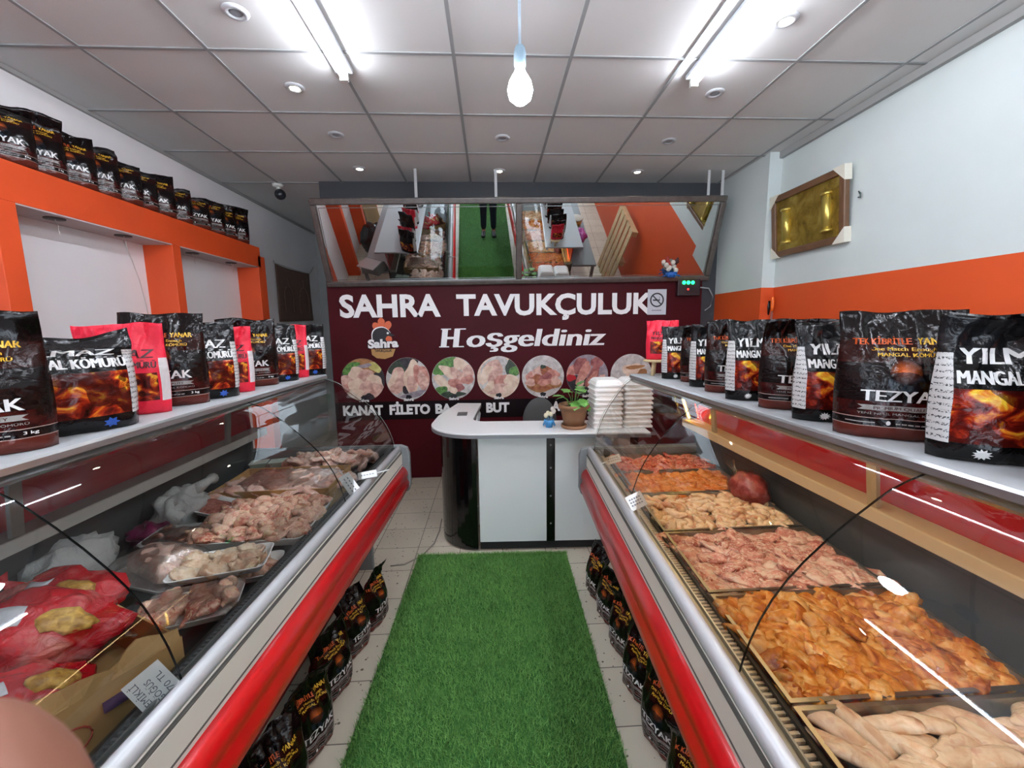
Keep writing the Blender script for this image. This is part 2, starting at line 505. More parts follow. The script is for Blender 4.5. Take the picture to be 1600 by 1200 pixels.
def lump(cx, cz, rx, rz, rot, mat, clip=None, wob=.12, seed=0, n=26):
    pts = []
    for k in range(n):
        a = 2 * pi * k / n
        q = 1 + wob * sin(3 * a + seed * 1.7) + wob * .6 * sin(5 * a + seed * 2.9)
        x, z = rx * q * cos(a), rz * q * sin(a)
        X, Z = cx + x * cos(rot) - z * sin(rot), cz + x * sin(rot) + z * cos(rot)
        if clip:
            dx, dz = X - clip[0], Z - clip[1]; d = math.hypot(dx, dz)
            if d > clip[2]: X, Z = clip[0] + dx / d * clip[2], clip[1] + dz / d * clip[2]
        pts.append((X, Z))
    flat(pts, mat)
RC = .218
CX = [-1.295, -.847, -.388, .072, .530, .991, 1.452]
CZ = 1.048
def disc(i, base, items):
    c = (CX[i], CZ, RC)
    lump(c[0], c[1], RC, RC, 0, base, None, 0, 0, 48)
    for k, (dx, dz, rx, rz, rot, mat) in enumerate(items):
        lump(c[0] + dx, c[1] + dz, rx, rz, R(rot), mat, (c[0], c[1], RC - .002), .10, k + i * 3)
disc(0, iDK, [(0, .14, .2, .09, 0, iWOOD), (-.12, .12, .1, .05, 30, iGRN), (.13, .13, .07, .05, -30, iYEL), (.02, .14, .08, .02, 10, iMAUVE)] +
     [(-.15, -.02, .09, .08, 20, iPINK), (-.05, .06, .09, .07, -20, iPALE), (.03, .02, .1, .08, 10, iPINK), (-.16, -.11, .08, .08, 0, iPINK2), (-.07, -.06, .08, .075, 40, iPALE),
      (.12, -.02, .09, .06, -40, iPALE), (.03, -.09, .09, .07, 30, iPINK), (-.08, -.15, .08, .06, 10, iPALE), (.14, -.11, .075, .075, 0, iPINK), (.05, -.17, .05, .03, 0, iDK)])
disc(1, iGREY, [(-.08, .13, .12, .09, 20, iDGRN), (.02, .17, .09, .06, 0, iDK), (-.1, -.02, .085, .14, -12, iPINK), (.04, .02, .075, .17, -8, iPALE), (.04, -.05, .05, .1, -8, iPINK),
      (.14, .02, .075, .13, 16, iPINK2), (.15, -.02, .05, .1, 16, iPINK), (-.03, -.12, .025, .05, 20, iDK), (.05, -.16, .13, .03, 14, iMAUVE), (-.15, .0, .03, .1, -30, iPALE)])
disc(2, iGREY, [(-.12, .12, .1, .09, 30, iGRN), (-.02, .17, .07, .05, 0, iGRN), (.08, .14, .09, .06, -35, iPALE), (.15, .06, .06, .08, -20, iPINK), (-.04, .06, .11, .05, -35, iPALE), (.05, .03, .1, .05, -38, iPINK),
      (-.1, -.05, .13, .045, -40, iPALE), (.02, -.06, .08, .05, -30, iPINK2), (.14, -.02, .07, .045, 15, iPINK2), (-.13, -.14, .07, .06, 20, iGRN), (-.02, -.17, .13, .035, 5, iDGRN), (.06, -.1, .05, .04, 30, iWINE), (.0, -.13, .04, .03, 0, iPALE)])
disc(3, iPALE, [(0, .02, .2, .19, 0, iGREY), (-.06, .11, .1, .06, 20, iPINK), (-.12, .03, .06, .11, -35, iPALE), (-.03, .03, .06, .12, -30, iPINK), (.14, .09, .07, .09, 10, iDGRN), (.16, .06, .05, .05, 0, iGRN),
      (.05, -.05, .1, .08, 20, iPINK2), (.14, -.04, .09, .06, -20, iPALE), (.0, -.12, .13, .05, 12, iPINK), (-.1, -.1, .08, .04, 50, iPALE), (.12, -.12, .08, .04, 0, iPALE)])
disc(4, iGREY, [(0, -.07, .18, .09, 0, iWOOD), (-.12, -.0, .06, .05, 0, iPINK2), (-.05, .05, .06, .05, 20, iPINK), (.03, .06, .06, .05, -10, iBRN), (.1, .02, .07, .05, 0, iPINK2), (-.06, -.03, .07, .05, 0, iBRN),
      (.03, -.01, .07, .045, 20, iWINE), (.02, -.06, .08, .035, 10, iPINK2), (.13, -.05, .05, .05, 0, iPINK), (-.13, -.06, .05, .04, 0, iPINK), (-.01, -.12, .12, .02, 0, iBRN), (0, .1, .03, .02, 0, iDGRN)])
disc(5, iMAUVE, [(-.1, -.1, .13, .11, 0, iDK), (.02, -.13, .15, .09, 0, iDK), (-.16, .05, .05, .09, -35, iPINK2), (-.08, .11, .06, .09, -30, iWINE), (-.04, .03, .05, .13, -28, iPINK2), (.06, .0, .05, .15, -25, iWINE),
      (.05, -.04, .035, .1, -25, iPINK2), (-.07, -.09, .03, .06, -20, iPINK), (-.17, -.02, .05, .035, 0, iRED), (.1, .14, .07, .05, 0, iWINE), (.13, -.08, .04, .1, -20, iPINK)])
disc(6, iGREY, [(.02, .05, .11, .07, 0, iPALE), (.04, .08, .1, .02, 5, iWOOD), (.0, .0, .06, .05, 0, iPALE), (.12, .0, .06, .06, 10, iWOOD), (-.06, -.05, .14, .04, 10, iPALE), (.1, -.07, .12, .04, 0, iPINK)])
for i in range(6):     # tiny shop emblem under each round picture
    lump(CX[i] + .0, CZ - .185, .03, .022, 0, iNAVY, None, .1, i)
    wall_text(b, 'Sahra', CX[i] - .05, YB - .0062, CZ - .225, .10, .028, iW, .03)
    flat([(CX[i] - .045, CZ - .235), (CX[i] + .045, CZ - .235), (CX[i] + .03, CZ - .262), (CX[i] - .03, CZ - .262)], iTAN)
flat([(-1.585, .632), (1.95, .632), (1.95, .82), (-1.585, .82)], iBAND)
YT = YB - .0068
wall_text(b, 'SAHRA', -1.476, YT, 1.667, .985, .222, iW, .034)
wall_text(b, 'TAVUKÇULUK', -.335, YT, 1.672, 2.0, .212, iW, .034)
for k in range(5):    # heavy upright strokes, fine cross strokes
    wall_text(b, 'H', -.505 + k * .008, YT - .0001 * k, 1.362, .17, .186, iW, .0, .14)
    wall_text(b, 'oşgeldiniz', -.245 + k * .0062, YT - .0001 * k, 1.362, 1.40, .172, iW, .0, .14)
for zz in (1.362, 1.538):
    for xx in (-.520, -.372):
        s_ = .14 * (zz - 1.362)
        flat([(xx + s_, zz), (xx + .10 + s_, zz), (xx + .10 + s_, zz + .011), (xx + s_, zz + .011)], iW)
for wd, x0, x1 in (('KANAT', -1.511, -1.111), ('FİLETO', -1.046, -.635), ('BA', -.582, -.41), ('BUT', -.061, .179), ('C', .38, .46), ('A', .62, .71), ('Z', .925, 1.03)):
    wall_text(b, wd, x0, YT, .683, x1 - x0, .104, iW, .05)
# rooster emblem
RX, RZ = -1.075, 1.40
for dx, dz, a in ((-.055, .175, 35), (-.005, .215, 5), (.055, .185, -25)):
    lump(RX + dx, RZ + dz, .033, .05, R(a), iORG, None, .05)
lump(RX - .015, RZ + .075, .098, .105, R(-18), iW, None, .03)
lump(RX - .010, RZ + .07, .094, .10, R(-18), iNAVY, None, .03)
flat([(RX + .07, RZ + .12), (RX + .125, RZ + .085), (RX + .075, RZ + .082)], iNAVY)
lump(RX + .052, RZ + .112, .011, .011, 0, iW, None, 0)
lump(RX + .062, RZ + .045, .03, .042, R(15), iORG, None, .08)
flat([(RX - .12, RZ - .045), (RX + .12, RZ - .045), (RX + .09, RZ - .12), (RX + .01, RZ - .145), (RX - .07, RZ - .135), (RX - .115, RZ - .10)], iTAN)
wall_text(b, 'TAVUKÇULUK', RX - .085, YT - .0008, RZ - .075, .17, .028, iNAVY, .03)
wall_text(b, 'Sahra', RX - .152, YT - .0012, RZ - .042, .308, .094, iNAVY, .09, 0, .03)
wall_text(b, 'Sahra', RX - .148, YT - .0018, RZ - .038, .300, .088, iW, .05, 0, .03)
o = b.obj('shop_banner', banner_mats)
tag(o, 'dark red printed shop banner with white lettering covering the back wall', 'banner')

# ---------------------------------------------------------------- no-smoking sheet and the little green-light box
b = MB(); b.box(-.097, .097, -.001, .001, -.127, .127, 0)
n = 40
for r0, r1 in ((.058, .072),):
    ring = [(r * cos(2 * pi * k / n), -.0016, .02 + r * sin(2 * pi * k / n)) for r in (r0, r1) for k in range(n)]
    b.add(ring, [(k, (k + 1) % n, n + (k + 1) % n, n + k) for k in range(n)], 1)
b.obox((0, -.0016, .02), (.125, .0004, .012), (0, R(45), 0), 1)
b.box(-.042, .012, -.0018, -.0015, .012, .026, 2); b.box(.015, .03, -.0018, -.0015, .012, .026, 2)
b.tube([(.024, -.0018, .03), (.03, -.0018, .044), (.02, -.0018, .052)], .0022, 5, 2)
for k in range(7): b.box(-.05 + k * .0145, -.05 + k * .0145 + .010, -.0018, -.001, -.088, -.080, 2)
o = b.obj('no_smoking_sign', [M('#c9cdd3', .5), M('#26242a', .5), M('#33313a', .5)], loc=(1.695, YB - .012, 1.79))
tag(o, 'white paper no-smoking sign stuck on the banner by the last letter', 'sign')
t = thing('power_monitor', 'dark box with three green lights under the right end of the mirror', 'electrical box', (2.0, 4.138, 1.93))
MB().box(-.115, .115, -.03, .03, -.085, .085).obj('case', M('#2a1217', .4), t, bevel=.006)
for k in range(3):
    MB().lathe([(0, 0), (.018, 0), (.014, .010), (0, .013)], n=16).obj('green_light', M('#17ff6a', .4, emit=3.5), t, (-.055 + .045 * k, -.03, .045)).rotation_euler = (R(90), 0, 0)
MB().lathe([(0, 0), (.010, 0), (.008, .006), (0, .008)], n=12).obj('red_light', M('#ff2a2a', .4, emit=1.6), t, (-.01, -.03, -.02)).rotation_euler = (R(90), 0, 0)
tag(MB().tube([(2.118, 4.14, 1.93), (2.22, 4.14, 1.92), (2.27, 4.145, 1.84), (2.25, 4.15, 1.74), (2.20, 4.16, 1.70)], .006, 6).obj('power_cable', M('#9a9d9d', .5)),
    'grey looped cable beside the green-light box', 'cable')

# ---------------------------------------------------------------- leaning mirror
t = thing('wall_mirror', 'long two-pane mirror in a grey metal frame leaning out over the banner', 'mirror', (.32, 4.155, 1.985))
HW, HH = 1.885, .785
tilt, yawroll = R(21.0), R(.55)
mm = Matrix.Rotation(tilt, 4, 'X') @ Matrix.Rotation(-yawroll, 4, 'Y')
def mp(x, z, y=0.0): return tuple(mm @ Vector((x, y, z)))
FRM = M('#6a6460', .35, .7, bump=.2, bscale=90, var=.15, vscale=20)
def mbox(x0, x1, y0, y1, z0, z1):
    v = [mp(x, z, y) for z in (z0, z1) for y in (y0, y1) for x in (x0, x1)]
    q = MB(); q.add(v, [(0, 2, 3, 1), (4, 5, 7, 6), (0, 1, 5, 4), (2, 6, 7, 3), (0, 4, 6, 2), (1, 3, 7, 5)]); return q
def fbar(x0, x1, z0, z1):
    q = mbox(x0, x1, -.035, .012, z0, z1)
    return q.obj('frame', FRM, t, bevel=.010, seg=3)
fbar(-HW, HW, 0, .05); fbar(-HW, HW, HH - .055, HH); fbar(-HW, -HW + .05, .05, HH - .055); fbar(HW - .05, HW, .05, HH - .055); fbar(-.062, -.002, .05, HH - .055)
for x0, x1 in ((-HW + .04, -.055), (-.01, HW - .04)):
    mbox(x0, x1, -.012, -.004, .04, HH - .045).obj('mirror_pane', MIRROR, t)
    e = MB()
    for (a0, a1, c0, c1) in ((x0 + .022, x1 - .022, HH - .082, HH - .076), (x0 + .022, x1 - .022, .062, .066), (x0 + .022, x0 + .027, .066, HH - .082), (x1 - .027, x1 - .022, .066, HH - .082)):
        q = mbox(a0, a1, -.0145, -.012, c0, c1); e.add(q.v, q.f)
    e.obj('bevel_strip', M('#8d8e8b', .2, .8), t)
for x in (-.95, -.24, 1.71, 1.84):
    p = mm @ Vector((x, 0, HH))
    MB().box(-.012, .012, -.003, .003, 0, 2.95 - 1.985 - p.z).obj('hanger_strap', M('#b9bcbb', .5), t, tuple(p))
t = thing('flower_pot_ornament', 'tiny blue pot with white and red paper flowers on the mirror frame', 'ornament', (1.79, 4.06, 2.02))
b = MB(); b.lathe([(0, 0), (.035, 0), (.06, .045), (.055, .047), (0, .03)], n=14); 
for k in range(7): b.tube([(.04 * cos(k), .04 * sin(k), .03), (.085 * cos(k), .07 * sin(k), .012)], .006, 5)
b.obj('pot', M('#1c62b4', .4), t)
b = MB()
for k in range(8): b.ball((.045 * cos(k * 2.2) - .005 * k, .02 * sin(k * 3), .07 + .012 * k), .024, 0, 8, 6)
b.obj('white_flowers', M('#d5cfc2', .7), t)
MB().tube([(-.01, 0, .1), (-.045, 0, .17), (-.05, 0, .23)], [.016, .02, .004], 8).obj('red_leaf', M('#9a2b22', .6), t)
MB().tube([(.03, 0, .1), (.055, 0, .15), (.06, 0, .2)], [.016, .02, .004], 8).obj('dark_leaf', M('#4a1e20', .6), t)

# ---------------------------------------------------------------- gilt picture on the right wall
t = thing('framed_picture', 'gold relief picture in a brown frame with white corner guards on the right wall', 'picture', (2.43, 3.10, 2.10))
t.rotation_euler = (0, R(-5), 0)
PWD, PH = .36, .49
FRW = M('#6a4b33', .35, bump=.1, bscale=50, var=.2, vscale=8)
for y0, y1, z0, z1 in ((-PWD, PWD, 0, .05), (-PWD, PWD, PH - .05, PH), (-PWD, -PWD + .05, .05, PH - .05), (PWD - .05, PWD, .05, PH - .05)):
    MB().box(-.045, -.004, y0, y1, z0, z1).obj('frame_rail', FRW, t, bevel=.010, seg=3)
gt = NT('gold_foil'); c_ = gt.coord()
gt.set(gt.ramp(gt.noise(c_, 9, 5, 1.0), [(.3, '#7d6526'), (.5, '#a78b3a'), (.72, '#c9b260')]), .38, .75)
gt.bump(gt.noise(c_, 26, 5, 2.0), .6, .012)
MB().box(-.026, -.005, -PWD + .045, PWD - .045, .045, PH - .045).obj('gold_relief', gt.m, t)
for y in (-.20, .20):
    b = MB(); b.tube([(-.03, y, .10), (-.03, y, .36)], .032, 12); b.lathe([(.038, 0), (.042, .01), (.038, .02)], (-.03, y, .095), 12); b.lathe([(.038, 0), (.042, .01), (.038, .02)], (-.03, y, .345), 12)
    b.obj('gold_column', M('#cdb75e', .3, .8, bump=.3, bscale=40), t)
for sy, sz in ((-1, 0), (1, 0), (-1, 1), (1, 1)):
    y, z = sy * (PWD + .004), -.004 if sz == 0 else PH + .004
    dz = 1 if sz == 0 else -1
    MB().poly([(-.05, y, z), (-.05, y - sy * .10, z), (-.05, y, z + dz * .10)], .052, 0).obj('corner_guard', M('#d8d4c4', .6), t)
tag(MB().tube([(2.428, 2.70, 2.39), (2.41, 2.69, 2.40), (2.405, 2.67, 2.385), (2.415, 2.68, 2.36), (2.428, 2.71, 2.37)], .004, 6).obj('nail_hook', M('#4b5a58', .5)),
    'bent wire hook on the wall beside the gold picture', 'hook')
t = thing('knife', 'orange-handled knife hanging against the orange wall behind the charcoal bags', 'knife', (2.40, 3.43, 1.60))
MB().tube([(0, 0, .06), (0, -.004, .10), (0, -.003, .17), (0, 0, .185)], [.010, .014, .015, .006], 10).obj('handle', M('#ea6a20', .4), t)
MB().poly([(0, -.012, .065), (0, .014, .065), (0, .016, -.08), (0, .004, -.12), (0, -.010, -.08)], .003, 0).obj('blade', STEEL, t)
MB().tube([(0, .05, .03), (0, .045, .10), (0, .04, .15)], [.012, .016, .008], 8).obj('black_grip', BLACK, t)

# ---------------------------------------------------------------- L-shaped sales counter
t = thing('sales_counter', 'white and black L-shaped counter with rounded corner in front of the banner', 'counter', (0, 0, 0))
CT = .87
def arc(cx, cy, r, a0, a1, n=10):
    return [(cx + r * cos(R(a0 + (a1 - a0) * k / n)), cy + r * sin(R(a0 + (a1 - a0) * k / n))) for k in range(n + 1)]
top = [(1.02, 2.53), (1.04, 2.90)] + [(-.02, 2.955)] + arc(-.045, 3.055, .10, -95, -180, 6) + [(-.10, 3.70), (-.315, 3.73), (-.425, 3.20)] + arc(-.105, 2.935, .335, 180, 268, 12)
b = MB(); b.poly([(x, y, CT - .012) for x, y in top], .012); b.obj('worktop', M('#f3f4f3', .3, coat=.2), t, bevel=.003)
cx_, cy_ = .3, 3.0
b = MB(); b.poly([(x + (.004 if x > .9 else 0), y, CT - .034) for x, y in top], .0215); b.obj('worktop_edge', M('#8f9295', .35, .5), t)
BK = M('#08080a', .14, coat=.5)
# rounded black corner panel
out = [(-.385, 3.64), (-.385, 3.00)] + arc(-.105, 2.97, .28, 180, 268, 14)
inn = [(x + .02 if i < 2 else x * 1.0 + (-.105 - x) * .06, y + (0 if i < 2 else (2.97 - y) * .06)) for i, (x, y) in enumerate(out)]
MB().poly([(x, y, .015) for x, y in out + inn[::-1]], CT - .05, 2).obj('curved_panel', BK, t)
YF = lambda x: 2.692 - .035 * (x + .1)
def fpanel(x0, x1, z0, z1, dy, mat, name):
    b = MB(); b.loft([[(x0, YF(x0) - dy, z0), (x1, YF(x1) - dy, z0), (x1, YF(x1) + .016, z0), (x0, YF(x0) + .016, z0)],
                      [(x0, YF(x0) - dy, z1), (x1, YF(x1) - dy, z1), (x1, YF(x1) + .016, z1), (x0, YF(x0) + .016, z1)]])
    return b.obj(name, mat, t)
WP = M('#e3e8e5', .35)
fpanel(-.10, .362, .07, CT - .034, 0, WP, 'front_panel'); fpanel(.42, .93, .07, CT - .034, 0, WP, 'front_panel')
fpanel(.362, .42, .07, CT - .034, .004, BK, 'black_strip'); fpanel(.93, .985, .07, CT - .034, .004, BK, 'black_strip')
fpanel(-.10, .985, .015, .07, -.006, BLACKM, 'plinth')
MB().box(.965, .985, 2.68, 2.92, .05, CT - .035).obj('side_panel', WP, t)
MB().box(-.13, -.115, 2.99, 3.64, .05, CT - .035).obj('inner_panel', WP, t)
for z in (.20, .40, .60, .76):
    MB().lathe([(0, 0), (.007, 0), (.005, .003), (0, .004)], n=10).obj('screw', STEEL, t, (.391, YF(.39) - .004, z)).rotation_euler = (R(90), 0, 0)
for z in (.33, .55, .78):
    MB().lathe([(0, 0), (.006, 0), (.004, .003), (0, .004)], n=10).obj('screw', STEEL, t, (-.108, YF(-.1) + .004, z)).rotation_euler = (R(90), 0, 0)
MB().lathe([(0, 0), (.022, 0), (.022, .008), (.012, .012), (.012, .03), (0, .03)], (.25, 2.74, 0), 14).obj('foot', GREYPL, t)
MB().lathe([(0, 0), (.022, 0), (.022, .008), (.012, .012), (.012, .03), (0, .03)], (-.2, 2.86, 0), 14).obj('foot', GREYPL, t)
MB().lathe([(0, 0), (.022, 0), (.022, .008), (.012, .012), (.012, .03), (0, .03)], (.9, 2.76, 0), 14).obj('foot', GREYPL, t)
b = MB(); b.box(-.278, -.200, 3.17, 3.30, CT, CT + .003); b.obj('cable_outlet', M('#55585a', .4), t)
MB().tube([(-.112, 3.45, .845), (-.10, 3.30, .86), (-.10, 3.15, .855), (-.115, 3.05, .80)], .006, 6).obj('edge_cable', M('#8b8d8e', .5), t)

tag(MB().tube([(-.69, 2.55, .005), (-.60, 2.56, .005), (-.50, 2.66, .005), (-.44, 2.82, .005), (-.425, 3.0, .005), (-.43, 3.2, .005)], .0045, 6).obj('floor_cable', M('#8d877b', .6)),
    'thin grey cable on the tiles running to the black end of the counter', 'cable')

# office chair behind the counter
t = thing('office_chair', 'grey rounded office chair back showing behind the counter', 'chair', (.405, 3.42, 0))
CH = M('#4a4a48', .9, bump=.3, bscale=200, var=.08)
MB().ball((0, .0, .76), (.145, .04, .20), 0, 24, 14).obj('backrest', CH, t)
MB().ball((0, .26, .47), (.23, .22, .045), 0, 24, 10).obj('seat', CH, t)
MB().tube([(0, .03, .68), (0, .06, .50), (0, .22, .42)], .016, 8).obj('back_bracket', BLACKM, t)
MB().tube([(0, .26, .43), (0, .26, .09)], [.022, .028], 12).obj('gas_column', BLACK, t)
for k in range(5):
    a = 2 * pi * k / 5
    g = MB().tube([(0, .26, .09), (.24 * cos(a), .26 + .24 * sin(a), .065)], [.024, .014], 8).obj('base_arm', BLACKM, t)
    MB().ball((.24 * cos(a), .26 + .24 * sin(a), .032), .031, 0, 10, 8).obj('castor', BLACK, g)

# potted plant
t = thing('potted_plant', 'small green leafy plant in a brown pot on the counter', 'plant', (.555, 2.71, CT))
POT = M('#8a6142', .55, bump=.06, bscale=60, var=.08)
MB().lathe([(0, 0), (.082, 0), (.088, .012), (.086, .024), (.078, .022), (.074, .012), (0, .012)], n=32).obj('saucer', POT, t)
MB().lathe([(0, .012), (.066, .012), (.088, .115), (.090, .132), (.105, .134), (.108, .150), (.103, .163), (.095, .160), (.090, .135), (0, .128)], n=32).obj('pot', POT, t)
MB().lathe([(0, .139), (.089, .139)], n=20, cap=False).obj('soil', M('#3a2b1f', .95, bump=.5, bscale=60), t)
LEAF = NT('leaf_green'); c_ = LEAF.coord(); LEAF.set(LEAF.ramp(LEAF.noise(c_, 14, 4), [(.3, '#3f7a2c'), (.7, '#7cb554')]), .45)
LEAF = LEAF.m
def leaf(p0, yaw_, pitch, size, mat=LEAF):
    m = Matrix.Translation(p0) @ Matrix.Rotation(yaw_, 4, 'Z') @ Matrix.Rotation(-pitch, 4, 'Y')
    V = []; F = []
    n = 12
    for k in range(n + 1):
        s_ = k / n
        w = size * .46 * (sin(pi * min(1, s_ * 1.04)) ** .75) * (1 + .22 * cos(s_ * 17)) + .001
        droop = -.35 * size * s_ * s_
        for q in (-1, -.5, 0, .5, 1):
            V.append(tuple(m @ Vector((s_ * size, q * w, droop + .10 * size * abs(q) * (1 - s_)))))
    for k in range(n):
        for q in range(4):
            a = k * 5 + q; F.append((a, a + 1, a + 6, a + 5))
    b = MB(); b.add(V, F, 0, True)
    o = b.obj('leaf', mat, t); md = o.modifiers.new('thick', 'SOLIDIFY'); md.thickness = .0012
    return o
stem = M('#5c8a3c', .5)
for (bx, by, tx, ty, tz, ya, pi_, sz) in (
    (-.02, 0, -.075, -.02, .215, 190, 25, .075), (-.01, .01, -.035, .02, .235, 120, 35, .07), (.01, 0, .012, -.02, .262, -60, 15, .085), (0, .02, .03, .03, .255, 40, 30, .075),
    (.02, -.02, .035, -.05, .20, -80, -10, .08), (.03, -.01, .055, -.03, .175, -50, -25, .075), (-.01, -.02, .005, -.05, .185, -110, -15, .08), (.02, .02, .045, .05, .22, 60, 20, .06),
    (-.01, 0, -.02, -.03, .245, -150, 25, .07), (.0, .0, .02, .0, .285, 10, 50, .06), (-.03, .0, -.06, .03, .2, 160, 5, .06)):
    MB().tube([(bx, by, .135), ((bx + tx) / 2, (by + ty) / 2, (.15 + tz) / 2 + .015), (tx, ty, tz)], .0022, 6).obj('stem', stem, t)
    leaf((tx, ty, tz), R(ya), R(pi_), sz)
t = thing('toothpick_pot', 'little blue pot with cream flowers on the counter left of the plant', 'ornament', (.388, 2.73, CT))
b = MB(); b.lathe([(0, 0), (.022, 0), (.034, .035), (.036, .055), (.030, .055), (0, .02)], n=14)
for k in range(9): b.tube([(.03 * cos(k * .7), .03 * sin(k * .7), .045), (.042 * cos(k * .7), .042 * sin(k * .7), .012)], .0035, 5)
b.obj('pot', M('#3a7fb0', .4), t)
for k, (x, z) in enumerate(((-.022, .075), (-.008, .09), (.012, .085), (.03, .105), (.022, .122))):
    f_ = MB().tube([(x * .5, 0, .04), (x, 0, z)], .003, 5).obj('flower_stem', M('#7a96a0', .5), t)
    MB().ball((x, -.004 * k, z + .008), (.015, .015, .018), 0, 10, 8).obj('flower', M('#ddd3b2' if k < 3 else '#d9cfc4', .7), f_)

# foam box stacks
def foam_lid_mesh():
    b = MB()
    def rr(w, l, r, z):
        p = []
        for cx, cy, a in ((w - r, l - r, 0), (-w + r, l - r, 90), (-w + r, -l + r, 180), (w - r, -l + r, 270)):
            p += [(cx + r * cos(R(a + q)), cy + r * sin(R(a + q)), z) for q in (0, 30, 60, 90)]
        return p
    b.loft([rr(.094, .105, .022, 0), rr(.099, .110, .022, .001), rr(.099, .110, .022, .011), rr(.095, .106, .024, .014), rr(.088, .099, .024, .030), rr(.072, .083, .02, .044), rr(.06, .07, .02, .046)], smooth=False)
    return b.mesh('foam_box', [FOAM])
fm = foam_lid_mesh()
for s_, (x, y, n, side) in enumerate(((.775, 2.735, 10, 'left'), (.982, 2.75, 10, 'right'))):
    for k in range(n):
        o = bpy.data.objects.new('foam_box', fm); COL.objects.link(o)
        o.location = (x + rnd.uniform(-.003, .003), y + rnd.uniform(-.004, .004), CT + .002 + k * .0315)
        o.rotation_euler = (0, 0, rnd.uniform(-.03, .03))
        tag(o, 'white foam food box, %s from the top of the %s stack on the counter' % (ORD[n - 1 - k], side), 'food box', 'white foam boxes stacked on the counter')

# ---------------------------------------------------------------- grass carpet
t = thing('grass_carpet', 'long green artificial grass mat on the tiles between the display cases', 'carpet', (0, 0, 0))
cor = [(-.66, -2.3), (.36, -2.3), (.49, 2.615), (-.523, 2.665)]
MB().poly([(x, y, .0005) for x, y in cor], .008).obj('backing', M('#2f6426', .9), t)
g = np.random.default_rng(3)
NBL = 95000
u_, v_ = g.random(NBL), g.random(NBL) ** 1.0
# only where the mat can be seen, denser toward the far part of the frame
yy = .9 + v_ * (2.665 - .9); yy[: NBL // 5] = -2.3 + g.random(NBL // 5) * 3.2
fr = (yy + 2.3) / 4.96
xl = -.66 + .137 * fr; xr = .36 + .13 * fr
xx = xl + u_ * (xr - xl) + g.normal(0, .004, NBL)
yy = np.minimum(yy, 2.662 - (xx + .523) * .049)
hh = .013 + .016 * g.random(NBL); an = g.random(NBL) * 2 * pi; wv = .0011 + .0009 * g.random(NBL)
le = .010 * g.normal(0, 1, NBL); le2 = .010 * g.normal(0, 1, NBL)
P = np.zeros((NBL, 3, 3), dtype=np.float32)
P[:, 0] = np.stack([xx - wv * np.cos(an), yy - wv * np.sin(an), np.full(NBL, .007)], 1)
P[:, 1] = np.stack([xx + wv * np.cos(an), yy + wv * np.sin(an), np.full(NBL, .007)], 1)
P[:, 2] = np.stack([xx + le, yy + le2, .007 + hh], 1)
me = bpy.data.meshes.new('pile')
me.vertices.add(NBL * 3); me.vertices.foreach_set('co', P.ravel())
me.loops.add(NBL * 3); me.loops.foreach_set('vertex_index', np.arange(NBL * 3, dtype=np.int32))
me.polygons.add(NBL); me.polygons.foreach_set('loop_start', np.arange(NBL, dtype=np.int32) * 3)
me.update(calc_edges=True)
gm = NT('grass_blades'); c_ = gm.coord()
geo = gm.n('NewGeometry')
gm.set(gm.mix(gm.math('MULTIPLY', geo.outputs['Random Per Island'], .55), gm.ramp(gm.noise(c_, 7, 4), [(.3, '#4d8a38'), (.7, '#6fa84e')]), '#9cc878'), .6)
me.materials.append(gm.m)
o = bpy.data.objects.new('pile', me); COL.objects.link(o); o.parent = t; o['kind'] = 'stuff'

